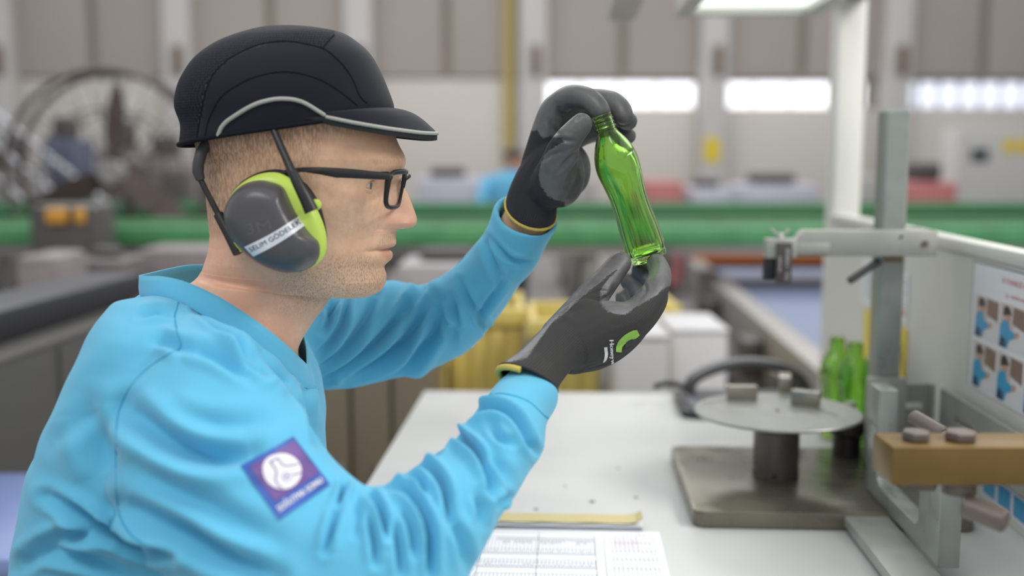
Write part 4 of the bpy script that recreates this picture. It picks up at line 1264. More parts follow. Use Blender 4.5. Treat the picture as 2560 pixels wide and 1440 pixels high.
# eyes
M_eye = bpy.data.materials.new('eyeball'); M_eye.use_nodes = True
M_eye.node_tree.nodes['Principled BSDF'].inputs['Base Color'].default_value = (*lin((206, 190, 180)), 1)
M_eye.node_tree.nodes['Principled BSDF'].inputs['Roughness'].default_value = 0.15
for s in (-1, 1):
    e0 = sag(938, 461, -.031)
    f0 = (e0 - HO).dot(HF) - .0150; u0 = (e0 - HO).dot(HU)
    ce = fu2w(f0, u0, s * .0315)
    lathe('eyeball', [(0, -.012)] + [(.012 * math.sin(t), -.012 * math.cos(t)) for t in np.linspace(.2, math.pi - .2, 16)] + [(0, .012)], M_eye, person, ce, HF, 24)
    lathe('iris', [(.0056, .0107), (.0045, .0113), (.002, .0122), (0, .0124)], mat('iris_blue', (96, 104, 104), 0.2), person, ce + HL * 0, HF, 20)
    # lids: shells over the ball leaving a slit
    def lid(a0, a1, r=.0131):
        V = []; F = []
        na, nb = 9, 18
        for i in range(na):
            el = math.radians(a0 + (a1 - a0) * i / (na - 1))
            for j in range(nb):
                az = math.radians(-85 + 170 * j / (nb - 1))
                ee = el * (math.cos(az) ** 0.5 if abs(el) < 1.0 else 1)
                V.append(ce + (HF * (math.cos(az) * math.cos(ee)) + HL * (math.sin(az) * math.cos(ee)) + HU * math.sin(ee)) * r)
        for i in range(na - 1):
            for j in range(nb - 1):
                a = i * nb + j; F.append((a, a + 1, a + nb + 1, a + nb))
        o = pyd('eyelid', V, F, mat('eyelid_skin', (236, 194, 162), 0.5), person)
        so = o.modifiers.new('t', 'SOLIDIFY'); so.thickness = 0.0012; so.offset = 1
    lid(14, 85); lid(-85, -20)
    tube('eyelashes', [ce + (HF * (math.cos(az) * math.cos(.24 * math.cos(az) ** .5)) + HL * (math.sin(az) * math.cos(.24 * math.cos(az) ** .5)) + HU * math.sin(.24 * math.cos(az) ** .5)) * .0145 for az in np.linspace(-1.25, 1.25, 14)], .0005, mat('lash_brown', (130, 96, 74), .8), person, 6)
# ------------------------------------------------------------------ cap
M_navy = mat('cap_navy', (30, 31, 41), 0.85, var=0.06, vscale=30, bump=0.15, bscale=1500, sheen=0.15, spec=0.25)
M_seam = mat('cap_seam', (26, 27, 36), 0.85, spec=0.2)
M_pipe = mat('reflective_piping', (176, 174, 166), 0.5)
M_under = mat('cap_underside', (28, 34, 36), 0.8)
M_meshp = bpy.data.materials.new('cap_mesh_fabric'); M_meshp.use_nodes = True
nt = M_meshp.node_tree; b = nt.nodes['Principled BSDF']; b.inputs['Roughness'].default_value = 0.8; b.inputs['Specular IOR Level'].default_value = 0.25
tcn = nt.nodes.new('ShaderNodeTexCoord'); vo = nt.nodes.new('ShaderNodeTexVoronoi'); vo.inputs['Scale'].default_value = 420; vo.inputs['Randomness'].default_value = 0.25
nt.links.new(tcn.outputs['Object'], vo.inputs['Vector'])
cr = nt.nodes.new('ShaderNodeValToRGB'); cr.color_ramp.elements[0].position = 0.28; cr.color_ramp.elements[1].position = 0.5
cr.color_ramp.elements[0].color = (*lin((10, 11, 15)), 1); cr.color_ramp.elements[1].color = (*lin((36, 38, 48)), 1)
nt.links.new(vo.outputs['Distance'], cr.inputs[0]); nt.links.new(cr.outputs[0], b.inputs['Base Color'])
bpn = nt.nodes.new('ShaderNodeBump'); bpn.inputs['Strength'].default_value = 0.6; bpn.inputs['Distance'].default_value = 0.001
nt.links.new(cr.outputs[0], bpn.inputs['Height']); nt.links.new(bpn.outputs[0], b.inputs['Normal'])

capr = empty('cap', sag(720, 330), 'navy bump cap with grey piping, mesh top panel and short peak', 'cap')
crow = [((984, 288), (457, 364), .0875), ((984, 262), (461, 316), .090), ((970, 222), (447, 270), .091), ((952, 180), (451, 228), .088), ((930, 140), (467, 188), .081), ((901, 111), (496, 147), .070), ((863, 86), (540, 113), .055), ((814, 74), (592, 89), .038), ((762, 67), (652, 70), .018), ((715, 65.5), (700, 65.5), .003)]
cr_ = [np.concatenate([sfu(*a), sfu(*b2), [w]]) for a, b2, w in crow]
NCR, NCA = 90, 160
cv = []
for k, q in enumerate(spline(cr_, NCR)):
    fr, bk, W = q[:2], q[2:4], max(q[4], .001)
    C = bk + (fr - bk) * 0.48
    for i in range(NCA):
        a = 2 * math.pi * i / NCA
        ca, sa = math.cos(a), math.sin(a)
        e = 2.0 / 2.35
        c2 = math.copysign(abs(ca) ** e, ca); s2_ = math.copysign(abs(sa) ** e, sa)
        P = C + (c2 * (fr - C) if c2 >= 0 else -c2 * (bk - C))
        wob = 0.0006 * math.sin(7 * a + k * 0.18) * math.exp(-k / 40)
        cv.append(fu2w(P[0], P[1], -(W + wob) * s2_))
cF = [(j * NCA + i, (j + 1) * NCA + i, (j + 1) * NCA + (i + 1) % NCA, j * NCA + (i + 1) % NCA) for j in range(NCR - 1) for i in range(NCA)]
cF.append(tuple((NCR - 1) * NCA + i for i in range(NCA)))
cv = np.array([v[:] for v in cv])
lc = cv - np.array(HO[:]); l_ = lc @ np.array(HL[:])
mir = np.where((l_ > 0)[:, None], cv - 2 * l_[:, None] * np.array(HL[:]), cv)
cpx = proj(mir)
mesh_poly = [(400, 420), (494, 420), (494, 349), (498, 310), (502, 286), (510, 245), (521, 209), (534, 185), (551, 166), (572, 148), (598, 133), (625, 120), (652, 111), (680, 106), (707, 104), (735, 105), (762, 110), (785, 115), (806, 121), (836, 84), (850, 40), (400, 20)]
inm = inpoly(cpx, mesh_poly)
fm = [f for f in cF if sum(inm[i] for i in f) * 2 > len(f)]
fo = [f for f in cF if not sum(inm[i] for i in f) * 2 > len(f)]
def submesh(name, V, F, m, parent, shell):
    used = sorted({i for f in F for i in f}); mp_ = {i: k for k, i in enumerate(used)}
    o = pyd(name, [V[i] for i in used], [tuple(mp_[i] for i in f) for f in F], m, parent)
    if shell:
        so = o.modifiers.new('thickness', 'SOLIDIFY'); so.thickness = shell; so.offset = -1
    return o
capBVH = BVHTree.FromPolygons([Vector(v) for v in cv], cF)
submesh('mesh_panel', cv, fm, M_meshp, capr, 0.002)
crown = submesh('crown', cv, fo, M_navy, capr, 0.002)
seam1 = [(494, 346), (498, 310), (502, 286), (510, 245), (521, 209), (534, 185), (551, 166), (572, 148), (598, 133), (625, 120), (652, 111), (680, 106), (707, 104), (735, 105), (762, 110), (806, 121), (832, 138), (857, 163), (873, 184), (885, 206), (894, 228), (901, 242), (910, 252), (918, 257)]
seam2 = [(513, 341), (516, 322), (521, 302), (532, 275), (548, 248), (566, 230), (589, 215), (620, 199), (652, 188), (680, 182), (707, 179), (735, 181), (762, 186), (790, 195), (816, 207), (838, 220), (857, 234), (876, 249), (893, 263)]
line_on('seam', seam1, capBVH, 0.0007, M_seam, capr, 90, 0.0002, mirror=True)
line_on('seam', seam2, capBVH, 0.0006, M_seam, capr, 80, 0.0002, mirror=True)
line_on('seam', [(806, 121), (820, 103), (835, 87)], capBVH, 0.0008, M_seam, capr, 20, 0.0002, mirror=True)
pip = [(544, 345), (548, 333), (554, 319), (567, 304), (584, 292), (604, 279), (625, 267), (645, 258), (666, 252), (687, 248), (707, 247), (726, 248), (743, 251), (760, 257), (775, 265), (797, 279), (812, 288)]
line_on('piping', pip, capBVH, 0.0019, M_pipe, capr, 70, 0.0004, 8, mirror=True)
# edge band round the bottom of the crown
tube('edge_band', [Vector(cv[i]) for i in range(NCA)], 0.0022, M_seam, capr, 8, True)
# peak
root_w = np.linspace(-1, 1, 49)
q0 = np.array(cr_[0]); q1 = np.array(cr_[1])
edge_px = [(814, 290, .083), (850, 298, .083), (885, 305, .081), (925, 312, .077), (967, 319, .069), (1010, 325, .056), (1049, 330, .038), (1080, 332, .018), (1093, 332, .0)]
ed = []
for (px_, py_, w_) in edge_px:
    p = sag(px_, py_, -w_) - HO
    ed.append((p.dot(HF), p.dot(HU), w_))
ed = spline(ed, 40)
half = [(f, u, -w) for f, u, w in ed]; other = [(f, u, w) for f, u, w in ed[::-1][1:]]
outer_e = np.array(half + other)
def ring_front(q, n):
    fr, bk, W = q[:2], q[2:4], q[4]
    C = bk + (fr - bk) * 0.48
    out = []
    for t in np.linspace(-1, 1, n):
        a = t * math.radians(76)
        ca, sa = math.cos(a), math.sin(a); e = 2 / 2.35
        P = C + ca ** e * (fr - C)
        out.append((P[0], P[1], W * math.copysign(abs(sa) ** e, sa)))
    return np.array(out)
n_e = len(outer_e)
rt = ring_front(q0 * 0.35 + q1 * 0.65, n_e)
V = []; F = []
nt_ = 14
for j in range(nt_ + 1):
    t = j / nt_
    for i in range(n_e):
        p = rt[i] * (1 - t) + outer_e[i] * t
        s = abs(2 * i / (n_e - 1) - 1)
        arch = 0.006 * math.sin(math.pi * t) * (1 - s ** 2)
        V.append(fu2w(p[0], p[1] + arch, p[2]))
for j in range(nt_):
    for i in range(n_e - 1):
        a = j * n_e + i
        F.append((a, a + 1, a + n_e + 1, a + n_e))
V2 = [v - HU * 0.0035 for v in V]
nV = len(V)
top = pyd('peak', V, F, M_navy, capr)
Vb = []
for j in range(nt_ + 1):
    for i in range(n_e):
        Vb.append(Vector(V[j * n_e + i]) - HU * (0.0036 + 0.0034 * (j / nt_)))
lo_ = nt_ * n_e
wall_top = [Vector(V[lo_ + i]) - HU * 0.0012 for i in range(n_e)]
Fb = [tuple(reversed(f)) for f in F]
nb_ = len(Vb); Vb += wall_top
Fb += [(lo_ + i, lo_ + i + 1, nb_ + i + 1, nb_ + i) for i in range(n_e - 1)]
pyd('peak_underside', Vb, Fb, M_under, capr, True, 40)
edge = [Vector(V[nt_ * n_e + i]) - HU * 0.0006 for i in range(n_e)]
tube('piping', edge, 0.0018, M_pipe, capr, 8)
# ------------------------------------------------------------------ glasses
gl = empty('eyeglasses', sag(985, 470), 'black rimmed eyeglasses with clear lenses on the man\'s face', 'glasses')
M_frm = mat('glasses_black', (38, 36, 38), 0.4)
M_lens = bpy.data.materials.new('lens_glass'); M_lens.use_nodes = True
nt = M_lens.node_tree
tb = nt.nodes.new('ShaderNodeBsdfTransparent'); gs = nt.nodes.new('ShaderNodeBsdfGlossy'); gs.inputs['Roughness'].default_value = 0.02
mx = nt.nodes.new('ShaderNodeMixShader'); lw = nt.nodes.new('ShaderNodeLayerWeight'); lw.inputs['Blend'].default_value = 0.08
mx.inputs[0].default_value = 0.05; nt.links.new(tb.outputs[0], mx.inputs[1]); nt.links.new(gs.outputs[0], mx.inputs[2])
nt.links.new(mx.outputs[0], nt.nodes['Material Output'].inputs['Surface'])
gf = (sag(1004, 445) - HO).dot(HF)
ut = sfu(990, 428)[1]; ub = sfu(985, 514)[1]
def lens_pt(s, a, b_):
    """a 0 inner..1 outer, b_ 0 bottom..1 top"""
    w = .0085 + .0520 * a
    u = ub + (ut - ub) * b_
    f = gf + .004 - .0065 * (1 - b_) - .0125 * a ** 2.0
    return fu2w(f, u, s * w)
def rr_loop(n=56):
    out = []
    r = 0.22
    for k in range(n):
        t = 2 * math.pi * k / n
        c, s = math.cos(t), math.sin(t); e = 2 / 4.2
        X = 0.5 + 0.5 * math.copysign(abs(c) ** e, c); Yv = 0.5 + 0.5 * math.copysign(abs(s) ** e, s)
        X = X * 0.94 + 0.06 * Yv * X + (0.03 * (1 - Yv))*(0.5-X)
        out.append((X, Yv))
    return out
loop = rr_loop()
for s in (-1, 1):
    pts = [lens_pt(s, a, b_) for a, b_ in loop]
    V, F = tube_mesh(pts, [0.0015 + 0.0015 * max(0, b_ - .35) + 0.0009 * a * (b_ < .9) for a, b_ in loop], 8, True)
    rim = pyd('rim', V, F, M_frm, gl)
    cpt = lens_pt(s, .5, .5)
    pyd('lens', [cpt] + pts, [(0, 1 + i, 1 + (i + 1) % len(pts)) for i in range(len(pts))], M_lens, gl)
    # temple
    top0 = lens_pt(s, 1.03, .90)
    f0, u0, l0 = [(top0 - HO).dot(q) for q in (HF, HU, HL)]
    st = []
    tpx = [(977, 441, 9), (960, 440, 9.5), (930, 438, 10.5), (880, 434, 12), (840, 432, 12.5), (800, 427, 9.5), (760, 424, 6), (720, 427, 5), (690, 438, 4.5)]
    near_w = np.interp([p[0] for p in tpx], [690, 760, 840, 930, 992], [.080, .0795, .0775, .072, .0655])
    ring_ = []
    V = []; F = []
    for (px_, py_, hp), w_ in zip(tpx, near_w):
        p = sag(px_, py_, -w_) - HO
        ff, uu = p.dot(HF), p.dot(HU); hm = hp / 2850.0
        for (du, dl) in ((hm, 0), (hm * .8, .0012), (-hm * .8, .0012), (-hm, 0), (-hm * .8, -.0012), (hm * .8, -.0012)):
            V.append(fu2w(ff, uu + du, s * (w_ + dl)))
    ns_ = len(tpx)
    for i in range(ns_ - 1):
        for k in range(6):
            F.append((i * 6 + k, i * 6 + (k + 1) % 6, (i + 1) * 6 + (k + 1) % 6, (i + 1) * 6 + k))
    F.append(tuple(range(6))); F.append(tuple((ns_ - 1) * 6 + k for k in range(6)))
    bm = bmesh.new(); vs = [bm.verts.new(v) for v in V]
    for f in F: bm.faces.new([vs[i] for i in f])
    frombm('temple', bm, M_frm, gl, True, 60)
    tube('hinge_block', [lens_pt(s, 1.0, .92), lens_pt(s, 1.0, .92) - HF * .006 + HL * (s * .004)], 0.0032, M_frm, gl, 8)
    pv = lens_pt(s, .95, .9) + HF * 0.0024
    lathe('rivet', [(0, 0), (.0011, 0), (.0009, .0006), (0, .0007)], M_pipe, gl, pv, HF, 10)
tube('bridge', [lens_pt(-1, 0.02, .78), fu2w(gf + .0065, ub + (ut - ub) * .86, 0), lens_pt(1, 0.02, .78)], 0.0026, M_frm, gl, 8)

# ------------------------------------------------------------------ ear defenders
ed_ = empty('ear_defenders', at(690, 640, 0.95), 'grey and lime ear defender cup with a white name strip over the man\'s ear', 'ear defenders')
M_cup = mat('cup_grey', (84, 82, 84), 0.3, spec=0.5, var=0.03, vscale=20)
M_lime = mat('cup_lime', (200, 226, 100), 0.35)
M_foam = mat('cushion_black', (30, 28, 34), 0.4)
M_wire = mat('wire_black', (40, 38, 40), 0.4)
def dome(name, outline, Yb, H, m, parent, n=12, pw=0.55, cpx=None, close=True, skew=(0, 0)):
    O2 = spline(outline, 96, closed=True)
    c2 = np.array(cpx) if cpx is not None else O2.mean(0)
    V = []; F = []
    n_o = len(O2)
    for j in range(n + 1):
        t = j / n
        sc = math.cos(t * math.pi / 2) ** pw if j < n else 0.0
        hh2 = math.sin(t * math.pi / 2) ** 1.0
        for p in O2:
            q = c2 + (p - c2) * sc
            # keep the drawn outline: move each point along its ray from the camera-side plane
            b0 = at(q[0], q[1], Yb)
            V.append(Vector((b0.x + skew[0] * hh2, Yb - H * hh2, b0.z + skew[1] * hh2)))
            if j == n: break
    for j in range(n - 1):
        for i in range(n_o):
            F.append((j * n_o + i, (j + 1) * n_o + i, (j + 1) * n_o + (i + 1) % n_o, j * n_o + (i + 1) % n_o))
    k = n * n_o
    for i in range(n_o):
        F.append(((n - 1) * n_o + i, k, (n - 1) * n_o + (i + 1) % n_o))
    F.append(tuple(range(n_o)))
    bm = bmesh.new(); vs = [bm.verts.new(v) for v in V]
    for f in F:
        try: bm.faces.new([vs[i] for i in f])
        except ValueError: pass
    return frombm(name, bm, m, parent, True, 60)
lime_o = [(567, 515), (580, 484), (606, 457), (645, 436), (690, 431), (726, 446), (757, 474), (784, 508), (803, 545), (815, 582), (817, 615), (809, 643), (788, 665), (750, 678), (700, 676), (650, 656), (608, 622), (578, 580), (565, 545)]
grey_o = [(565, 540), (571, 508), (588, 480), (616, 458), (655, 449), (692, 456), (714, 468), (727, 492), (741, 522), (762, 558), (784, 586), (799, 602), (803, 622), (798, 645), (780, 667), (742, 680), (700, 677), (650, 656), (606, 621), (578, 582)]
YC = 0.968
foam_o = [(600, 520), (612, 492), (640, 468), (672, 454), (704, 452), (728, 466), (752, 492), (770, 522), (780, 556), (786, 590), (784, 618), (770, 638), (742, 648), (700, 646), (660, 630), (628, 600), (606, 562)]
V = []
fo2 = spline(foam_o, 72, closed=True)
tube('cushion', [at(p[0], p[1], YC + 0.0125) for p in fo2], 0.0115, M_foam, ed_, 12, True)
limeo = dome('lime_ring', lime_o, YC, 0.013, M_lime, ed_, 12, 0.30)
gbase = dome('cup', grey_o, YC - 0.004, 0.034, M_cup, ed_, 20, 0.42)
cupBVH = bvh_of(gbase)
# name strip
strip_c = []
Pst, Fst = grid_px([(611, 617), (748, 539), (764, 562), (634, 641)], 30, 6)
Pst = np.array([p + np.array([0.0, 5.0 * math.sin(math.pi * ((i % 31) / 30))]) for i, p in enumerate(Pst)])
stp = decal('name_strip', Pst, Fst, cupBVH, 0.0004, mat('strip_white', (224, 226, 232), 0.4), ed_)
TV, TF = text_mesh('SELIM GÖDELEK')
o0 = np.array([624., 635.]); ux_ = np.array([758., 558.]) - o0; uy_ = np.array([614., 619.]) - o0
o0 = o0 + 0.04 * ux_ + 0.16 * uy_
tp = [o0 + ux_ * 0.93 * a + uy_ * 0.80 * b2 + np.array([0, 5.0 * math.sin(math.pi * (0.03 + 0.94 * a))]) for a, b2 in TV]
decal('lettering', tp, TF, cupBVH, 0.0008, mat('strip_ink', (62, 62, 74), 0.5), stp, False)
TV, TF = text_mesh('3M')
decal('embossed_mark', [np.array([618., 588.]) + np.array([62., -14.]) * a + np.array([-6., -26.]) * b2 for a, b2 in TV], TF, cupBVH, 0.0002, mat('cup_mark', (98, 94, 92), 0.35), gbase, False)
# wire arms and headband
def rodp(name, P, R, m, par=None): return tube(name, [at(*p) for p in P], R, m, par or ed_, 12)
rodp('wire_arm', [(683, 322, .965), (700, 362, .958), (718, 402, .952), (733, 436, .946)], [.0030, .0034, .0036, .0040], M_wire)
rodp('wire_sleeve', [(731, 430, .946), (748, 466, .942), (764, 496, .941), (779, 528, .941)], [.0044, .0050, .0056, .0062], M_wire)
kn = at(787, 512, .946)
lathe('pivot_knob', [(0, 0), (.0045, 0), (.005, .003), (.004, .008), (0, .009)], M_lime, ed_, kn + Vector((0, .006, 0)), (0.2, -1, 0), 20)
rodp('headband', [(533, 330, 1.0), (520, 352, .995), (504, 380, .988), (496, 410, .985), (495, 430, .985), (502, 450, .985)], [.0045, .0050, .0052, .0052, .0052, .0040], mat('band_grey', (70, 68, 70), 0.5))
rodp('wire_arm', [(500, 446, .985), (522, 490, .982), (548, 540, .978)], [.0026, .0026, .0028], M_wire)
rodp('wire_sleeve', [(546, 536, .978), (572, 584, .972), (596, 632, .966)], [.0046, .0050, .0052], M_wire)
rodp('pivot_clip', [(592, 608, .968), (606, 624, .964)], [.0045, .0030], M_lime)
# far side cup so that the defender is whole
fc_ = sag(690, 555, .074)
lathe('cup', [(0, .034), (.02, .033), (.036, .026), (.042, .012), (.043, 0), (0, 0)], M_cup, ed_, fc_ + HL * .016, HL, 36)
lathe('cushion', [(.022, 0), (.036, 0), (.041, .006), (.041, .014), (.022, .0158)], M_foam, ed_, fc_, HL, 36)
mq = lambda p: p - HL * (2 * (p - HO).dot(HL))
tube('wire_arm', [mq(at(683, 322, .965)), mq(at(733, 436, .948)), mq(at(779, 528, .93))], .0036, M_wire, ed_, 10)
# ------------------------------------------------------------------ shirt
def ring_from(up, lo, Y, dr, n=40, expo=2.0, YL=None, tau=0.0):
    a, b2 = at(up[0], up[1], Y), at(lo[0], lo[1], YL or Y)
    c = (a + b2) / 2; e1 = (a - b2) / 2
    view = (c - Vector(CAM)).normalized()
    e2 = view - e1 * (view.dot(e1) / e1.dot(e1)); e2 = e2.normalized()
    e3 = e1.normalized().cross(e2)                    # in the picture plane, across the arm's width
    e2 = (e2 * math.cos(math.radians(tau)) + e3 * math.sin(math.radians(tau))) * dr
    out = []
    for k in range(n):
        t = 2 * math.pi * k / n
        ct, st_ = math.cos(t), math.sin(t); e = 2 / expo
        out.append(c + e1 * math.copysign(abs(ct) ** e, ct) + e2 * math.copysign(abs(st_) ** e, st_))
    return out
def loft(rings, cap=(True, True)):
    V = []; F = []; n = len(rings[0])
    for r in rings: V += list(r)
    for j in range(len(rings) - 1):
        for i in range(n):
            F.append((j * n + i, j * n + (i + 1) % n, (j + 1) * n + (i + 1) % n, (j + 1) * n + i))
    if cap[0]: F.append(tuple(range(n - 1, -1, -1)))
    if cap[1]: F.append(tuple((len(rings) - 1) * n + i for i in range(n)))
    return V, F
def sleeve_rings(st, n=60, expo=2.1):
    A = np.array([[u[0], u[1], l[0], l[1], Y, dr, (q[0] if q else 0)] for u, l, Y, dr, *q in st], float)
    S = spline(A, n)
    return [ring_from(s[:2], s[2:4], s[4], s[5], expo=expo, tau=s[6]) for s in S]
def recess(rings, depth=0.03, shr=0.9):
    """turn the last ring into a hollow cuff mouth"""
    last = rings[-1]; n = len(last)
    c = sum(last, Vector()) / n
    c2 = sum(rings[-4], Vector()) / n
    d = (c2 - c).normalized() * depth
    inner = [c + (p - c) * shr for p in last]
    deep = [p + d for p in inner]
    return rings + [inner, deep]
TN, TF_ = 32.0, -34.0
near_st = [((450, 790), (300, 960), .935, .055), ((520, 800), (285, 1080), .915, .070), ((610, 865), (290, 1220), .89, .077), ((715, 985), (390, 1375), .86, .078), ((800, 1125), (520, 1500), .83, .074), ((868, 1195), (650, 1640), .81, .072), ((930, 1232), (860, 1730), .80, .070), ((990, 1205), (1085, 1560), .815, .066), ((1058, 1160), (1195, 1362), .845, .060, TN * .3), ((1118, 1118), (1262, 1262), .875, .055, TN * .5), ((1168, 1062), (1345, 1150), .905, .050, TN * .7), ((1205, 1010), (1366, 1068), .93, .042, TN * .85), ((1232, 968), (1392, 1015), .95, .033, TN), ((1264, 936), (1388, 984), .962, .025, TN), ((1295, 906), (1385, 945), .97, .019, TN)]
far_st = [((690, 730), (740, 950), 1.20, .06), ((790, 735), (815, 972), 1.235, .066), ((890, 716), (940, 955), 1.265, .062), ((975, 703), (1050, 930), 1.285, .060), ((1050, 712), (1165, 880), 1.28, .057, TF_ * .2), ((1115, 680), (1240, 800), 1.255, .053, TF_ * .5), ((1172, 632), (1296, 712), 1.225, .047, TF_ * .8), ((1204, 590), (1338, 662), 1.20, .043, TF_), ((1224, 548), (1370, 606), 1.185, .040, TF_), ((1238, 515), (1400, 553), 1.172, .040, TF_)]
NRG = 64
up_px = [(350, 735, 0), (375, 738, .042), (405, 738, .063), (450, 749, .078), (515, 786, .086), (575, 826, .086), (640, 872, .078), (700, 917, .060), (755, 957, .032), (790, 974, 0)]
def loop3(pxw, n=NRG):
    half_ = [sag(a, b2, -w) for a, b2, w in pxw]
    h = spline([p[:] for p in half_], n // 2 + 1)                       # back .. front, near side
    near_ = [Vector(p) for p in h]
    far_ = [p - HL * (2 * (p - HO).dot(HL)) for p in near_[1:-1]]
    return near_ + far_[::-1]                                           # back -> near -> front -> far
def torso_ring(bk, fr, dr, lift, n=NRG, expo=2.3):
    B_, F_ = sag(*bk), sag(*fr)
    C = (B_ + F_) / 2
    out = []
    for k in range(n):
        t = 2 * math.pi * k / n
        ct, st_ = math.cos(t), math.sin(t); e = 2 / expo
        cc = math.copysign(abs(ct) ** e, ct); ss = math.copysign(abs(st_) ** e, st_)
        out.append(C + (B_ - C) * cc - HL * (dr * ss) + HU * (lift * abs(ss) ** 1.5))
    return out
t0 = loop3(up_px)
cen0 = sum(t0, Vector()) / len(t0)
inner = [cen0 + (p - cen0) * .93 + HU * -0.004 for p in t0]
deep = [cen0 + (p - cen0) * .88 + HU * -0.075 for p in t0]
tr_keys = [((305, 768), (793, 985), .120, .045), ((262, 845), (800, 1010), .168, .045), ((196, 975), (805, 1060), .186, .02), ((120, 1130), (807, 1185), .184, 0), ((84, 1285), (807, 1330), .178, 0), ((62, 1440), (802, 1480), .175, 0), ((62, 1600), (640, 1565), .172, 0), ((64, 1740), (600, 1740), .172, 0), ((70, 2000), (600, 2000), .175, 0)]
A = np.array([[*a, *b2, d, l] for a, b2, d, l in tr_keys], float)
rings_t = [deep, inner, t0] + [torso_ring(s[:2], s[2:4], s[4], s[5]) for s in spline(A, 26)]
bm = bmesh.new()
def addVF(bm, V, F):
    vs = [bm.verts.new(v) for v in V]
    for f in F:
        bm.faces.new([vs[i] for i in f])
for V, F in (loft(rings_t), loft(recess(sleeve_rings(near_st))), loft(recess(sleeve_rings(far_st), 0.05, .84))):
    b3 = bmesh.new(); addVF(b3, V, F); bmesh.ops.recalc_face_normals(b3, faces=b3.faces)
    tmp = bpy.data.meshes.new('t'); b3.to_mesh(tmp); b3.free(); bm.from_mesh(tmp); bpy.data.meshes.remove(tmp)
def remesh(bm, voxel, smooth_it, fac=0.5):
    me = bpy.data.meshes.new('tmp'); bm.to_mesh(me); bm.free()
    o = bpy.data.objects.new('tmp', me); COL.objects.link(o)
    md = o.modifiers.new('r', 'REMESH'); md.mode = 'VOXEL'; md.voxel_size = voxel; md.adaptivity = 0
    if smooth_it:
        sm_ = o.modifiers.new('s', 'SMOOTH'); sm_.factor = fac; sm_.iterations = smooth_it
    m2 = eval_mesh(o)
    bpy.data.objects.remove(o); bpy.data.meshes.remove(me)
    return m2
def mesh_np(me):
    V = np.empty(len(me.vertices) * 3, np.float32); me.vertices.foreach_get('co', V); V = V.reshape(-1, 3).astype(float)
    Nn = np.empty(len(me.vertices) * 3, np.float32); me.vertex_normals.foreach_get('vector', Nn); Nn = Nn.reshape(-1, 3).astype(float)
    return V, Nn
sm = remesh(bm, 0.0022, 30)
Vs, Ns = mesh_np(sm)
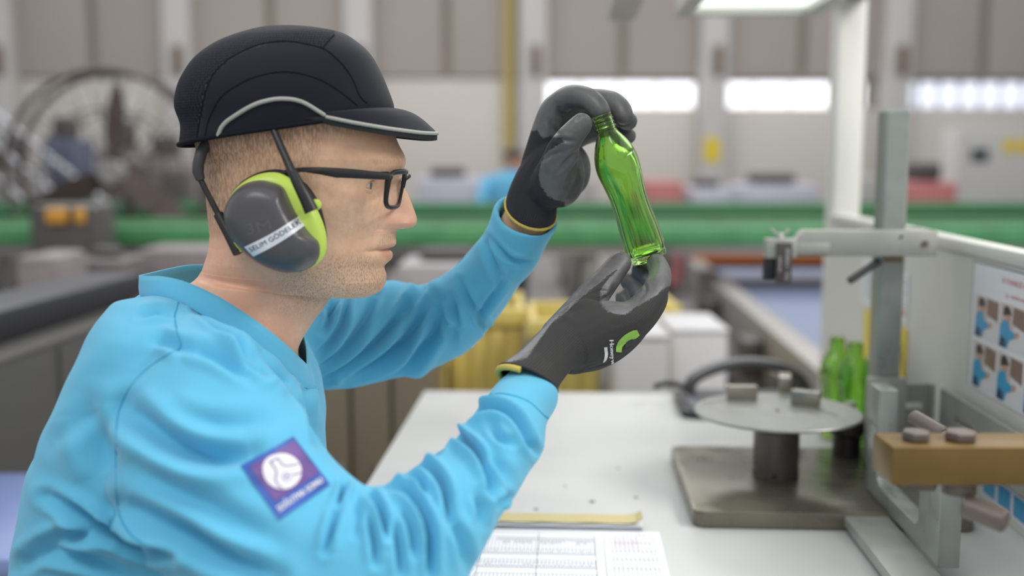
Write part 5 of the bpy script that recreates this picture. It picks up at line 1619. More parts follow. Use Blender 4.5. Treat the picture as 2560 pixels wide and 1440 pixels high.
# ---- folds, drawn as lines on the cloth: (scale, ox, oy, points, width px, depth m, layer)
A1 = (2.572, 780, 880); A2 = (1.714, 0, 600); A3 = (3.657, 440, 560); A4 = (2.4, 1020, 400)
folds = [
 # near forearm
 (A1, [(915, 535), (1000, 435), (1100, 385), (1200, 378), (1290, 420), (1350, 500), (1390, 580), (1445, 645)], 9, .0062, 'N'),
 (A1, [(800, 655), (860, 585), (930, 552), (1000, 590), (1070, 660), (1110, 750), (1140, 830), (1150, 910)], 9, .0066, 'N'),
 (A1, [(605, 795), (690, 745), (780, 775), (840, 850), (870, 940), (888, 1070)], 9, .006, 'N'),
 (A1, [(480, 872), (560, 880), (640, 930), (700, 1020), (740, 1120), (762, 1250), (765, 1450)], 10, .0065, 'N'),
 (A1, [(365, 925), (430, 1000), (460, 1080), (484, 1210)], 8, .0055, 'N'),
 (A1, [(160, 1000), (130, 1130), (88, 1290)], 9, .004, 'N'),
 (A1, [(365, 1050), (400, 1200), (412, 1370)], 9, .004, 'N'),
 (A1, [(205, 820), (195, 900), (165, 970)], 7, .004, 'N'),
 (A1, [(620, 830), (690, 845), (730, 910)], 7, .0035, 'N'),
 (A1, [(1258, 925), (1205, 985)], 9, .005, 'N'),
 (A1, [(520, 1090), (560, 1250), (572, 1440)], 10, .004, 'N'),
 (A1, [(1150, 470), (1210, 555), (1285, 590)], 9, .0028, 'N'),
 (A1, [(1100, 640), (1190, 730), (1250, 820)], 14, .0025, 'N'),
 (A1, [(870, 1060), (960, 1200), (1000, 1400)], 12, .003, 'N'),
 (A1, [(590, 1010), (640, 1150), (650, 1300)], 10, .003, 'N'),
 (A1, [(1060, 905), (1090, 1010), (1090, 1120)], 10, .003, 'N'),
 (A1, [(280, 930), (300, 1040), (290, 1180)], 10, .0025, 'N'),
 # near upper arm and back
 (A2, [(545, 720), (640, 800), (760, 880), (900, 930), (1070, 912)], 26, .0085, 'N'),
 (A2, [(525, 1125), (650, 1180), (800, 1255), (950, 1345), (1180, 1450)], 24, .008, 'N'),
 (A2, [(700, 720), (850, 790), (1000, 800), (1180, 770)], 22, .003, 'N'),
 (A2, [(620, 1010), (780, 1090), (960, 1190), (1150, 1290)], 28, .003, 'N'),
 (A2, [(200, 1100), (330, 1160), (430, 1220), (520, 1255), (610, 1310), (760, 1350)], 14, .008, 'NT'),
 (A2, [(150, 1310), (260, 1275), (380, 1255), (470, 1262)], 14, .005, 'NT'),
 (A2, [(70, 1410), (180, 1340), (300, 1345), (430, 1380), (560, 1430)], 16, .005, 'NT'),
 (A2, [(380, 720), (420, 860), (470, 1000)], 30, .004, 'NT'),
 (A2, [(230, 880), (330, 780), (400, 700)], 20, .002, 'NT'),
 (A2, [(600, 320), (680, 310), (745, 318)], 9, .003, 'NT'),
 (A2, [(660, 430), (720, 440), (790, 455)], 12, .003, 'NT'),
 # from collar to armpit
 (A3, [(180, 770), (330, 900), (480, 1050), (620, 1165), (760, 1260), (880, 1370), (980, 1450)], 9, .006, 'NT'),
 (A3, [(480, 1060), (600, 1210), (740, 1340), (820, 1440)], 8, .005, 'NT'),
 (A3, [(20, 1150), (130, 1140), (330, 1190), (520, 1290), (700, 1400)], 14, .004, 'NT'),
 (A3, [(700, 1290), (900, 1400), (1060, 1500)], 12, .003, 'NT'),
 (A1, [(45, 30), (20, 100), (40, 240), (55, 420)], 7, .003, 'NT'),
 (A1, [(-60, 130), (-30, 300), (10, 480), (40, 600)], 12, .004, 'NT'),
 # far sleeve: fan of folds from the armpit
 (A3, [(1290, 1215), (1420, 1060), (1520, 880), (1560, 700), (1560, 620)], 8, .0055, 'F'),
 (A3, [(1310, 1330), (1500, 1180), (1640, 1020), (1760, 820), (1830, 640)], 10, .006, 'F'),
 (A3, [(1330, 1440), (1600, 1260), (1800, 1110), (1960, 940), (2100, 740)], 9, .006, 'F'),
 (A3, [(1560, 1420), (1850, 1250), (2080, 1080), (2230, 870), (2330, 640)], 12, .0065, 'F'),
 (A3, [(1390, 820), (1470, 720), (1520, 610)], 7, .004, 'F'),
 (A3, [(1700, 1500), (2000, 1380), (2200, 1200), (2370, 950), (2400, 700)], 14, .006, 'F'),
 (A3, [(1340, 1010), (1390, 900), (1420, 760)], 7, .004, 'F'),
 (A4, [(465, 460), (480, 560), (540, 680), (560, 760)], 9, .003, 'F'),
 (A4, [(580, 720), (500, 830), (436, 930), (470, 1010), (485, 1090)], 7, .0035, 'F'),
 (A4, [(310, 720), (350, 820), (436, 940)], 7, .003, 'F'),
 (A4, [(265, 830), (300, 1010)], 8, .004, 'F'),
 (A4, [(100, 740), (20, 880), (-40, 1000)], 12, .005, 'F'),
 (A4, [(200, 900), (260, 1010), (280, 1110)], 8, .003, 'F'),
 (A4, [(500, 470), (580, 560), (640, 600), (760, 605)], 6, .002, 'F'),
]
PXs = proj(Vs)
view = Vs - CAM; view /= np.linalg.norm(view, axis=1)[:, None]
facing = sstep(-0.02, 0.25, -(view * Ns).sum(1))
Ysv = Vs[:, 1]
layer = {'N': sstep(1.02, .99, Ysv) , 'NT': sstep(1.10, 1.05, Ysv), 'F': sstep(1.10, 1.14, Ysv)}
disp = np.zeros(len(Vs))
for (sc, ox, oy), pts, wpx, dep, ly in folds:
    L = spline([(ox + a / sc, oy + b2 / sc) for a, b2 in pts], 8 * len(pts))
    lo = L.min(0) - 5 * wpx; hi = L.max(0) + 5 * wpx
    sel = np.where((PXs[:, 0] > lo[0]) & (PXs[:, 0] < hi[0]) & (PXs[:, 1] > lo[1]) & (PXs[:, 1] < hi[1]) & (facing * layer[ly] > .01))[0]
    if not len(sel): continue
    d, t, sd = polydist(PXs[sel], L)
    env = np.clip(np.sin(np.pi * np.clip(t, 0.02, 0.98)), 0, 1) ** 0.55
    x_ = d * sd / wpx
    pr = -np.exp(-x_ ** 2) + 0.55 * np.exp(-((np.abs(x_) - 2.1) / 1.1) ** 2)
    disp[sel] += 2.2 * dep * env * pr * (facing * layer[ly])[sel]
# soft large-scale unevenness of the cloth everywhere
disp += 0.0012 * np.sin(Vs[:, 0] * 61 + 3 * np.sin(Vs[:, 2] * 33)) * np.sin(Vs[:, 2] * 47 + Vs[:, 1] * 40)
Vs2 = Vs + Ns * disp[:, None]
sm.vertices.foreach_set('co', Vs2.astype(np.float32).ravel()); sm.update()
sm.polygons.foreach_set('use_smooth', [True] * len(sm.polygons))
M_shirt = mat('shirt_cyan', (100, 186, 220), 0.85, var=0.03, vscale=14, bump=0.12, bscale=900, sheen=0.2, spec=0.2)
for q in list(sm.materials): pass
sm.materials.clear()
shirt = link('shirt', sm, M_shirt, person)
shirt['label'] = 'light blue long sleeved shirt'
shBVH = BVHTree.FromPolygons([Vector(v) for v in Vs2], [tuple(p.vertices) for p in sm.polygons])
# collar band
ctop_px = [(347, 688, 0), (373, 690, .036), (408, 691, .055), (467, 705, .070), (540, 738, .078), (600, 774, .078), (660, 816, .070), (710, 856, .053), (745, 889, .029), (769, 912, 0)]
ct = loop3(ctop_px, 96); cb_ = loop3(up_px, 96)
cc_ = sum(cb_, Vector()) / 96
rg = []
for s, out in ((1.12, 0.9985), (1.0, 1.01), (.66, 1.012), (.33, 1.006), (0, 1.0), (0, .985), (.4, .985), (1.1, .96)):
    rg.append([cc_ + ((cb_[i] * s + ct[i] * (1 - s)) - cc_) * out for i in range(96)])
V, F = loft(rg, (False, False))
collar = pyd('collar_band', V, F, M_shirt, shirt)
M_shseam = mat('shirt_seam', (66, 160, 200), 0.85, spec=0.2)
def seam(px, n=60): line_on('seam', px, shBVH, 0.0007, M_shseam, shirt, n, 0.0, 6)
seam([(440, 775), (437, 790), (443, 830), (452, 868), (420, 886), (370, 920), (330, 962), (303, 1010), (292, 1060), (290, 1150), (291, 1230), (300, 1290), (325, 1335), (360, 1360)])
seam([(455, 735), (446, 755), (438, 785)], 20)
# cuff seams
seam([(1224, 986), (1265, 985), (1320, 1003), (1362, 1040), (1378, 1050)], 30)
# ---- sleeve patch
def patchp(u, v):
    c = np.array([(698, 1301), (825, 1213), (732, 1092), (602, 1167)], float)   # bl br tr tl
    return (c[0] * (1 - u) + c[1] * u) * (1 - v) + (c[3] * (1 - u) + c[2] * u) * v
def pdecal(name, uv, F, m, parent, lift, smooth=True):
    return decal(name, [patchp(a, b2) for a, b2 in uv], F, shBVH, lift, m, parent, smooth)
def gridpatch(u0, u1, v0, v1, n=14):
    P = []; F = []
    for j in range(n + 1):
        for i in range(n + 1): P.append((u0 + (u1 - u0) * i / n, v0 + (v1 - v0) * j / n))
    for j in range(n):
        for i in range(n):
            a = j * (n + 1) + i; F.append((a, a + 1, a + n + 2, a + n + 1))
    return P, F
P_, F_ = gridpatch(0, 1, 0, 1, 20)
pat = pdecal('sleeve_patch', P_, F_, mat('patch_blue', (58, 96, 178), 0.5, var=0.2, vscale=40), shirt, 0.0010)
P_, F_ = gridpatch(.12, .96, .26, .92, 16)
pdecal('patch_field', P_, F_, mat('patch_purple', (112, 82, 148), 0.5, var=0.25, vscale=45), pat, 0.0015)
def disc_uv(cu, cv_, r, n=40, rings=6, sq=1.0):
    P = [(cu, cv_)]; F = []
    for j in range(1, rings + 1):
        for k in range(n):
            t = 2 * math.pi * k / n
            P.append((cu + r * j / rings * math.cos(t), cv_ + sq * r * j / rings * math.sin(t)))
    for k in range(n): F.append((0, 1 + k, 1 + (k + 1) % n))
    for j in range(rings - 1):
        for k in range(n):
            a = 1 + j * n; F.append((a + k, a + n + k, a + n + (k + 1) % n, a + (k + 1) % n))
    return P, F
P_, F_ = disc_uv(.50, .60, .30)
M_pw = mat('patch_white', (232, 230, 236), 0.5)
pdecal('patch_emblem', P_, F_, M_pw, pat, 0.0020)
def pline(name, pts, w, m, lift, n=40):
    S = spline(pts, n); P = []; F = []
    for i in range(n):
        d = S[min(i + 1, n - 1)] - S[max(i - 1, 0)]; d = d / (np.linalg.norm(d) + 1e-9); q = np.array([-d[1], d[0]]) * w
        P += [S[i] + q, S[i] - q]
    for i in range(n - 1): F.append((2 * i, 2 * i + 1, 2 * i + 3, 2 * i + 2))
    pdecal(name, P, F, m, pat, lift)
M_pl = mat('patch_line', (92, 76, 128), 0.5)
pline('emblem_line', [(.43, .82), (.43, .82), (.43, .68), (.40, .62), (.33, .54), (.315, .45), (.335, .36)], .008, M_pl, .0025)
pline('emblem_line', [(.43, .82), (.50, .82), (.565, .82)], .008, M_pl, .0025, 10)
pline('emblem_line', [(.565, .82), (.565, .68), (.62, .63), (.70, .585), (.775, .56)], .008, M_pl, .0025)
pline('emblem_line', [(.60, .46), (.66, .43), (.735, .42)], .008, M_pl, .0025, 12)
P_, F_ = disc_uv(.51, .49, .085, 24, 2); pdecal('emblem_ring', P_, F_, mat('patch_lilac', (196, 194, 216), 0.5), pat, .0023)
P_, F_ = disc_uv(.51, .49, .055, 24, 2); pdecal('emblem_ring', P_, F_, M_pw, pat, .0026)
P_, F_ = disc_uv(.51, .49, .025, 16, 2); pdecal('emblem_dot', P_, F_, M_pl, pat, .0029)
TV, TF = text_mesh('SOĞUTMA SONU')
def bold(V, F, d): return V, F
for du in (-.004, 0, .004):
    pdecal('lettering', [(.08 + .85 * a + du, .085 + .135 * b2) for a, b2 in TV], TF, M_pw, pat, .0018, False)
# ------------------------------------------------------------------ gloves
def glove_mesh(chains, blobs, voxel=0.0014, it=6):
    bm = bmesh.new()
    for ch in chains:
        P = [at(a, b2, Y) for a, b2, Y, r in ch]; Rr = [r for *_, r in ch]
        n = max(8, 7 * (len(P) - 1))
        S = spline([(*p[:], r) for p, r in zip(P, Rr)], n)
        for s in S:
            bmesh.ops.create_icosphere(bm, subdivisions=2, radius=s[3], matrix=Matrix.Translation(s[:3]))
        V, F = tube_mesh([Vector(s[:3]) for s in S], [s[3] for s in S], 16)
        addVF(bm, V, F)
    for (a, b2, Y, r, sc) in blobs:
        bmesh.ops.create_icosphere(bm, subdivisions=3, radius=1.0, matrix=Matrix.Translation(at(a, b2, Y)) @ Matrix.Diagonal((r * sc[0], r * sc[1], r * sc[2], 1)))
    return remesh(bm, voxel, it)
def glove_mat(name, coat_rgb, knit_rgb, waffle):
    m = bpy.data.materials.new(name); m.use_nodes = True
    nt = m.node_tree; b = nt.nodes['Principled BSDF']
    L = nt.links.new
    a = nt.nodes.new('ShaderNodeAttribute'); a.attribute_name = 'coat'
    s = nt.nodes.new('ShaderNodeSeparateColor'); L(a.outputs['Color'], s.inputs[0])
    tc = nt.nodes.new('ShaderNodeTexCoord')
    n1 = nt.nodes.new('ShaderNodeTexNoise'); n1.inputs['Scale'].default_value = 60; n1.inputs['Detail'].default_value = 6; L(tc.outputs['Object'], n1.inputs['Vector'])
    r1 = nt.nodes.new('ShaderNodeValToRGB'); r1.color_ramp.elements[0].position = .35; r1.color_ramp.elements[1].position = .7
    c = lin(coat_rgb); r1.color_ramp.elements[0].color = (*[v * .82 for v in c], 1); r1.color_ramp.elements[1].color = (*[v * 1.15 for v in c], 1); L(n1.outputs['Fac'], r1.inputs[0])
    # knitted fabric: fine ribs, and a waffle at the wrist
    k = nt.nodes.new('ShaderNodeAttribute'); k.attribute_name = 'knit_uv'
    sp = nt.nodes.new('ShaderNodeSeparateXYZ'); L(k.outputs['Vector'], sp.inputs[0])
    def M2(op, x, y):
        q = nt.nodes.new('ShaderNodeMath'); q.operation = op
        for i, v in enumerate((x, y)):
            if v is None: continue
            if isinstance(v, (int, float)): q.inputs[i].default_value = v
            else: L(v, q.inputs[i])
        return q.outputs[0]
    w1 = M2('SINE', M2('MULTIPLY', sp.outputs[0], 3600.0), None); w2 = M2('SINE', M2('MULTIPLY', sp.outputs[1], 2700.0), None)
    fine = M2('MULTIPLY', M2('SINE', M2('MULTIPLY', sp.outputs[1], 5200.0), None), .35)
    waf = M2('MAXIMUM', w1, w2)
    hgt = nt.nodes.new('ShaderNodeMix'); L(sp.outputs[2], hgt.inputs[0]); L(fine, hgt.inputs[2]); L(waf, hgt.inputs[3])
    kc = lin(knit_rgb)
    r2 = nt.nodes.new('ShaderNodeMapRange'); r2.inputs['From Min'].default_value = -1; r2.inputs['From Max'].default_value = 1
    L(hgt.outputs[0], r2.inputs['Value'])
    mk = nt.nodes.new('ShaderNodeMix'); mk.data_type = 'RGBA'; L(r2.outputs[0], mk.inputs[0])
    mk.inputs[6].default_value = (*[v * .55 for v in kc], 1); mk.inputs[7].default_value = (*[v * 1.25 for v in kc], 1)
    mm = nt.nodes.new('ShaderNodeMix'); mm.data_type = 'RGBA'; L(s.outputs[0], mm.inputs[0]); L(mk.outputs[2], mm.inputs[6]); L(r1.outputs[0], mm.inputs[7])
    L(mm.outputs[2], b.inputs['Base Color'])
    rr = nt.nodes.new('ShaderNodeMapRange'); rr.inputs['To Min'].default_value = .85; rr.inputs['To Max'].default_value = .42; L(s.outputs[0], rr.inputs['Value']); L(rr.outputs[0], b.inputs['Roughness'])
    bp = nt.nodes.new('ShaderNodeBump'); bp.inputs['Strength'].default_value = .5; bp.inputs['Distance'].default_value = .0006
    n2 = nt.nodes.new('ShaderNodeTexNoise'); n2.inputs['Scale'].default_value = 220; n2.inputs['Detail'].default_value = 4; L(tc.outputs['Object'], n2.inputs['Vector'])
    hm = nt.nodes.new('ShaderNodeMix'); L(s.outputs[0], hm.inputs[0]); L(hgt.outputs[0], hm.inputs[2]); L(n2.outputs['Fac'], hm.inputs[3])
    L(hm.outputs[0], bp.inputs['Height']); L(bp.outputs[0], b.inputs['Normal'])
    return m
def cut_glove(me, p3, keep):
    """cut the glove open at the hem plane through three points; returns the hem loop"""
    a, b2, c = [Vector(q) for q in p3]
    nrm = (b2 - a).cross(c - a).normalized()
    if (Vector(keep) - a).dot(nrm) < 0: nrm = -nrm
    bm = bmesh.new(); bm.from_mesh(me)
    bmesh.ops.bisect_plane(bm, geom=bm.verts[:] + bm.edges[:] + bm.faces[:], plane_co=a, plane_no=nrm, clear_inner=True, clear_outer=False)
    be = [e for e in bm.edges if e.is_boundary]
    loop_ = []; seen = set()
    adj = {}
    for e in be:
        for v in e.verts: adj.setdefault(v, []).append(e.other_vert(v))
    for v0 in list(adj):
        if v0 in seen: continue
        one = []; cur, prev_ = v0, None
        for _ in range(len(be) + 2):
            one.append(cur.co.copy()); seen.add(cur)
            nx_ = [q for q in adj[cur] if q is not prev_]
            if not nx_: break
            prev_, cur = cur, nx_[0]
            if cur is v0: break
        if len(one) > len(loop_): loop_ = one
    bm.to_mesh(me); bm.free()
    L = np.array([p[:] for p in loop_])
    step = max(1, len(L) // 60)
    L = L[::step]
    for _ in range(4): L = (np.roll(L, 1, 0) + 2 * L + np.roll(L, -1, 0)) / 4
    return [Vector(p) for p in L]
def finish_glove(me, m, knit_poly, wrist_a, wrist_b, waffle_len, creases, label, back_dir):
    V, Nn = mesh_np(me)
    PX = proj(V)
    vw = V - CAM; vw /= np.linalg.norm(vw, axis=1)[:, None]
    fac = -(vw * Nn).sum(1)
    for pts, wpx, dep in creases:
        L = spline(pts, 8 * len(pts)); d, t, sd = polydist(PX, L)
        V += Nn * (dep * (-np.exp(-(d / wpx) ** 2) + .4 * np.exp(-((d / wpx - 2.0) / 1.0) ** 2)) * np.sin(np.pi * np.clip(t, .03, .97)) ** .6 * sstep(.05, .3, fac))[:, None]
    ins = inpoly(PX, knit_poly); d, _, _ = polydist(PX, list(knit_poly) + [knit_poly[0]])
    # ragged dip line of the coating
    d = d + 2.0 * np.sin(V[:, 0] * 900) * np.sin(V[:, 2] * 800)
    sg = np.where(ins, -d, d)
    coat_f = sstep(-1.5, 1.5, sg)
    a = np.array(wrist_a[:]); b2 = np.array(wrist_b[:]); axv = (b2 - a); L_ = np.linalg.norm(axv); axv /= L_
    s = (V - a) @ axv
    bd_ = np.array(back_dir, float); bd_ -= axv * (bd_ @ axv); bd_ /= np.linalg.norm(bd_)
    side = np.cross(axv, bd_)
    coat_b = np.where(s < L_ * .75, 0.0, np.where(Nn @ bd_ > .15, 0.0, 1.0))
    wgt = sstep(-.05, .1, fac)
    coat = coat_f * wgt + coat_b * (1 - wgt)
    ang = np.arctan2((V - a) @ side, (V - a) @ bd_) * 0.026
    me.vertices.foreach_set('co', V.astype(np.float32).ravel()); me.update()
    me.polygons.foreach_set('use_smooth', [True] * len(me.polygons)); me.materials.clear()
    o = link('glove', me, m, person)
    setcol(o, 'coat', np.stack([coat] * 3, 1))
    ka = me.attributes.new('knit_uv', 'FLOAT_VECTOR', 'POINT')
    ka.data.foreach_set('vector', np.stack([s, ang, sstep(waffle_len * 1.05, waffle_len * .9, s)], 1).astype(np.float32).ravel())
    o['label'] = label
    return o, V
M_glv = glove_mat('glove_fabric', (94, 93, 94), (54, 54, 53), True)
M_glvd = glove_mat('glove_fabric_dark', (104, 104, 103), (44, 44, 50), True)
# near hand, under the bottle
gn = glove_mesh([
    [(1280, 1000, .935, .0300), (1318, 958, .955, .0285), (1345, 925, .968, .0245), (1385, 880, .985, .0235), (1430, 845, 1.0, .0265)],        # wrist
    [(1410, 850, .998, .024), (1450, 785, 1.03, .0185), (1478, 745, 1.045, .0160), (1518, 697, 1.068, .0135), (1551, 656, 1.086, .0118)],   # thumb
    [(1430, 850, .998, .026), (1500, 815, 1.01, .024), (1572, 795, 1.02, .0165), (1612, 762, 1.035, .0140), (1640, 722, 1.055, .0128), (1650, 686, 1.085, .0117), (1640, 656, 1.108, .0105)],
    [(1440, 865, 1.005, .024), (1520, 845, 1.03, .021), (1580, 815, 1.045, .0160), (1618, 780, 1.065, .0138), (1640, 742, 1.09, .0125), (1632, 700, 1.12, .0115), (1602, 676, 1.138, .0105)],
    [(1430, 880, 1.01, .022), (1510, 865, 1.045, .020), (1565, 840, 1.065, .0150), (1600, 800, 1.09, .0130), (1612, 760, 1.115, .0120), (1595, 722, 1.138, .0110), (1572, 702, 1.148, .0100)],
    [(1425, 885, 1.02, .020), (1490, 880, 1.055, .018), (1540, 862, 1.08, .0135), (1572, 825, 1.105, .0118), (1580, 785, 1.125, .0108), (1560, 745, 1.14, .0098)],
], [(1465, 820, 1.012, .028, (1.1, .85, 1.0)), (1540, 815, 1.03, .022, (1.1, .9, .9))], it=8)
hem_n = cut_glove(gn, (at(1258, 926, .960), at(1412, 990, .955), at(1350, 932, .928)), at(1480, 800, 1.0))
knit_near = [(1542, 672), (1500, 706), (1460, 738), (1414, 778), (1395, 795), (1379, 808), (1345, 855), (1318, 895), (1240, 915), (1240, 1010), (1420, 1010), (1460, 950), (1610, 870), (1660, 790), (1690, 715), (1668, 716), (1641, 738), (1612, 755), (1587, 768), (1572, 782), (1559, 787), (1537, 785), (1519, 778), (1505, 764), (1500, 749), (1501, 732), (1507, 715), (1522, 696), (1540, 678)]
glove_n, _ = finish_glove(gn, M_glv, knit_near, at(1318, 958, .958), at(1480, 790, 1.02), .062,
    [([(1500, 752), (1525, 738), (1535, 715)], 5, .002), ([(1395, 800), (1420, 770), (1440, 745)], 5, .0012), ([(1480, 735), (1500, 728), (1520, 730)], 4, .001), ([(1440, 930), (1480, 915), (1520, 905)], 6, .0015), ([(1600, 745), (1615, 725), (1610, 705)], 4, .0012)],
    'black knitted glove with grey coated palm and green logo', (0.5, -0.6, -0.6))
glBVH = bvh_of(glove_n)
Z5 = lambda x, y: (1220 + x / 3.5125, 590 + y / 3.5125)
def poly_decal(name, pts, m, parent, lift, n=10):
    """fill a pixel polygon with a small grid clipped to it, laid on the glove"""
    P = np.array(pts, float); lo, hi = P.min(0), P.max(0)
    c = P.mean(0); out = [tuple(c)]; F = []
    B_ = spline(P, 60, closed=True)
    rings = 5
    for j in range(1, rings + 1):
        for p in B_: out.append(tuple(c + (p - c) * j / rings))
    nb = len(B_)
    for k in range(nb): F.append((0, 1 + k, 1 + (k + 1) % nb))
    for j in range(rings - 1):
        for k in range(nb):
            a = 1 + j * nb; F.append((a + k, a + nb + k, a + nb + (k + 1) % nb, a + (k + 1) % nb))
    return decal(name, out, F, glBVH, lift, m, parent)
M_lg = mat('logo_green', (150, 202, 84), 0.6); M_lw = mat('logo_white', (222, 222, 222), 0.6); M_lk = mat('logo_dark', (56, 60, 56), 0.7)
def strip_decal(name, mid, wid, m, lift, n=40):
    S = spline(mid, n); W = np.interp(np.linspace(0, 1, n), np.linspace(0, 1, len(wid)), wid)
    P = []; F = []
    for i in range(n):
        d = S[min(i + 1, n - 1)] - S[max(i - 1, 0)]; d = d / np.linalg.norm(d); q = np.array([-d[1], d[0]])
        for k in range(5): P.append(S[i] + q * W[i] * (k / 4 - .5))
    for i in range(n - 1):
        for k in range(4): F.append((i * 5 + k, i * 5 + k + 1, (i + 1) * 5 + k + 1, (i + 1) * 5 + k))
    return decal(name, P, F, glBVH, lift, m, glove_n)
strip_decal('logo_arc', [Z5(1146, 1018), Z5(1150, 970), Z5(1180, 925), Z5(1230, 888), Z5(1285, 862), Z5(1318, 848)], [14, 15, 17, 20, 21, 15], M_lg, .0005)
strip_decal('logo_core', [Z5(1195, 985), Z5(1225, 948), Z5(1265, 925), Z5(1300, 910)], [3, 12, 13, 4], M_lk, .0007)
strip_decal('logo_bar', [Z5(1030, 975), Z5(1034, 1010), Z5(1036, 1045), Z5(1028, 1080), Z5(1012, 1108)], [8, 8, 8, 7, 2], M_lw, .0005)
TV, TF = text_mesh('Honeywell')
for dv in (-.7, 0, .7):
    decal('logo_lettering', [np.array(Z5(1052, 915)) + np.array([6.0, 78.0]) * a + np.array([13.5, -1.0]) * b2 + np.array([0, dv]) for a, b2 in TV], TF, glBVH, .0005, M_lw, glove_n, False)
# far hand, at the neck of the bottle
gf_ = glove_mesh([
    [(1300, 600, 1.19, .0300), (1322, 545, 1.168, .0295), (1332, 495, 1.165, .0275), (1352, 450, 1.165, .0270), (1380, 405, 1.165, .0260)],
    [(1372, 470, 1.145, .0225), (1395, 420, 1.128, .0205), (1406, 380, 1.115, .0172), (1424, 345, 1.104, .0138), (1454, 310, 1.100, .0116)],
    [(1345, 450, 1.17, .023), (1358, 370, 1.17, .0185), (1378, 288, 1.165, .0148), (1400, 258, 1.16, .0135), (1428, 242, 1.15, .0126), (1466, 246, 1.138, .0120), (1490, 262, 1.128, .0112), (1504, 281, 1.122, .0100)],
    [(1365, 440, 1.18, .022), (1378, 370, 1.185, .018), (1392, 300, 1.188, .0150), (1432, 262, 1.188, .0132), (1480, 250, 1.182, .0124), (1526, 254, 1.165, .0118), (1550, 270, 1.15, .0112), (1560, 290, 1.142, .0102)],
    [(1385, 440, 1.19, .021), (1398, 380, 1.198, .017), (1412, 325, 1.202, .0145), (1455, 296, 1.202, .0128), (1500, 285, 1.196, .0120), (1545, 288, 1.178, .0114), (1570, 303, 1.162, .0104)],
    [(1400, 450, 1.195, .020), (1415, 400, 1.208, .016), (1428, 355, 1.212, .0135), (1465, 335, 1.212, .0118), (1510, 328, 1.206, .0110), (1548, 330, 1.19, .0102), (1570, 340, 1.178, .0092)],
], [(1400, 440, 1.155, .027, (1.0, .8, 1.25)), (1432, 425, 1.185, .022, (.9, .8, 1.3)), (1385, 360, 1.178, .022, (.8, .8, 1.3))], it=8)
hem_f = cut_glove(gf_, (at(1250, 492, 1.168), at(1396, 545, 1.168), at(1335, 577, 1.14)), at(1390, 350, 1.16))
knit_far = [(1343, 326), (1350, 338), (1358, 345), (1377, 342), (1404, 345), (1408, 356), (1392, 366), (1375, 375), (1360, 390), (1350, 420), (1347, 441), (1351, 463), (1369, 490), (1390, 500), (1412, 505), (1420, 620), (1210, 620), (1210, 460), (1318, 328)]
glove_f, _ = finish_glove(gf_, M_glvd, knit_far, at(1324, 532, 1.168), at(1385, 330, 1.17), .0001,
    [([(1395, 430), (1420, 400), (1450, 375)], 5, .002), ([(1420, 470), (1432, 430), (1450, 400)], 5, .002), ([(1385, 345), (1405, 350), (1440, 352)], 5, .0018), ([(1372, 300), (1385, 325), (1400, 340)], 6, .0015), ([(1395, 262), (1402, 285), (1425, 290)], 6, .0018), ([(1440, 300), (1452, 290), (1470, 290)], 4, .001), ([(1360, 400), (1385, 385), (1410, 378)], 5, .0012)],
    'black glove with grey coated palm and yellow hem', (-0.9, 0.3, 0.2))
# yellow hems
M_hem = mat('hem_yellow', (206, 186, 92), 0.8)
tube('hem', hem_f, .0017, M_hem, glove_f, 8, True)
tube('cuff_edge', hem_n, .0016, mat('cuff_black', (52, 52, 52), 0.85), glove_n, 8, True)
hp = proj([p[:] for p in hem_n])
inside = hp[:, 0] < 1312
k0 = next(i for i in range(len(hem_n)) if not inside[i])
order = [(k0 + i) % len(hem_n) for i in range(len(hem_n))]
seg_ = [Vector(hem_n[i]) for i in order if inside[i]]
cenh = sum(hem_n, Vector()) / len(hem_n)
tube('hem', [p + (cenh - p).normalized() * .001 + (at(1290, 960, .95) - at(1320, 915, .965)).normalized() * .0035 for p in seg_], .0030, M_hem, glove_n, 8)
# bare wrists inside glove and sleeve
tube('wrist', [at(1352, 460, 1.165), at(1322, 540, 1.172), at(1285, 610, 1.195)], [.022, .0255, .027], skin, person, 20)
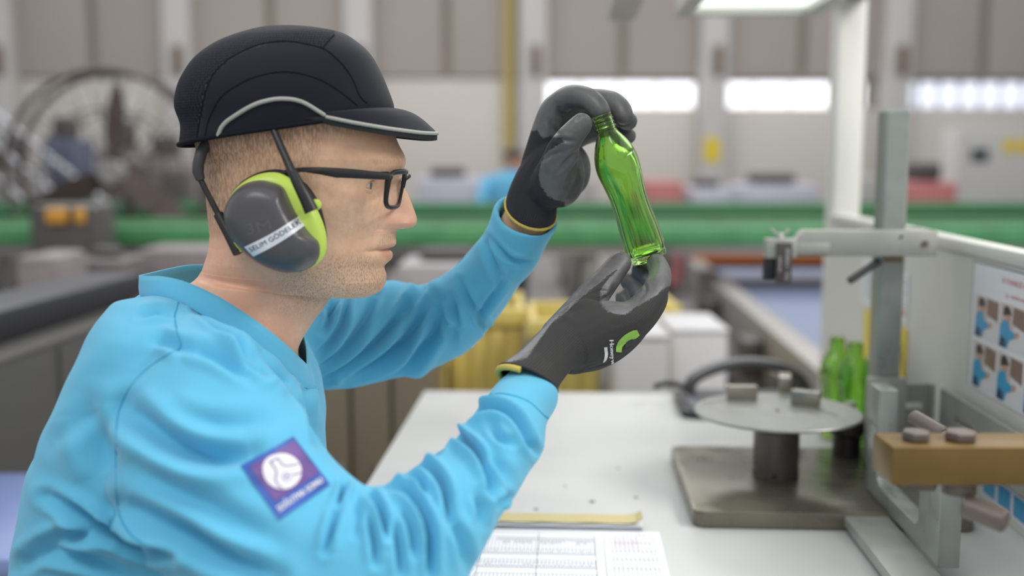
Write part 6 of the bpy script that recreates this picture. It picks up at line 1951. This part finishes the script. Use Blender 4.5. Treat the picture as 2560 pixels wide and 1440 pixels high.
# ------------------------------------------------------------------ seated lower body and stool (below the frame)
hipz = 0.575
hx0, hy0 = HO.x - 0.17, YH
M_tr = mat('trousers_navy', (44, 50, 70), 0.8)
b3 = bmesh.new()
for s in (-1, 1):
    leg = spline([(hx0 - .02, hy0 + s * .08, hipz, .105), (hx0 + .12, hy0 + s * .095, hipz - .005, .095), (hx0 + .32, hy0 + s * .10, hipz - .02, .075), (hx0 + .43, hy0 + s * .10, hipz - .05, .066), (hx0 + .45, hy0 + s * .10, .35, .058), (hx0 + .43, hy0 + s * .10, .10, .05)], 40)
    for q in leg: bmesh.ops.create_icosphere(b3, subdivisions=2, radius=q[3], matrix=Matrix.Translation(q[:3]))
    V, F = tube_mesh([Vector(q[:3]) for q in leg], [q[3] for q in leg], 16); addVF(b3, V, F)
bmesh.ops.create_icosphere(b3, subdivisions=3, radius=1, matrix=Matrix.Translation((hx0 - .03, hy0, hipz + .02)) @ Matrix.Diagonal((.115, .175, .115, 1)))
tm = remesh(b3, 0.008, 6)
tm.materials.clear(); tm.polygons.foreach_set('use_smooth', [True] * len(tm.polygons))
link('trousers', tm, M_tr, person)
for s in (-1, 1):
    V = []; F = []
    rows_s = [(-.10, .03, .035), (-.09, .04, .09), (-.03, .045, .10), (.05, .045, .075), (.12, .048, .055), (.17, .03, .04), (.185, .008, .02)]
    n = 14
    for (dx, w, h) in rows_s:
        for k in range(n):
            t = 2 * math.pi * k / n
            V.append((hx0 + .45 + dx, hy0 + s * .10 + w * math.cos(t), max(0.002, h / 2 + h / 2 * math.sin(t))))
    for i in range(len(rows_s) - 1):
        for k in range(n): F.append((i * n + k, i * n + (k + 1) % n, (i + 1) * n + (k + 1) % n, (i + 1) * n + k))
    F.append(tuple(range(n - 1, -1, -1))); F.append(tuple((len(rows_s) - 1) * n + k for k in range(n)))
    pyd('shoe', V, F, M_blk, person)
sl = empty('stool', (hx0 - .03, hy0, 0), 'round black stool under the seated man', 'stool')
lathe('seat', [(0, 0), (.16, 0), (.175, .012), (.175, .035), (.16, .048), (0, .05)], M_blk, sl, (hx0 - .03, hy0, .405), (0, 0, 1), 40)
cyl('column', (hx0 - .03, hy0, .06), (hx0 - .03, hy0, .4045), .025, M_steeld, sl)
for k in range(5):
    a = 2 * math.pi * k / 5 + .3
    tube('leg', [(hx0 - .03, hy0, .062), (hx0 - .03 + .25 * math.cos(a), hy0 + .25 * math.sin(a), .025)], [.022, .016], M_steeld, sl, 8)
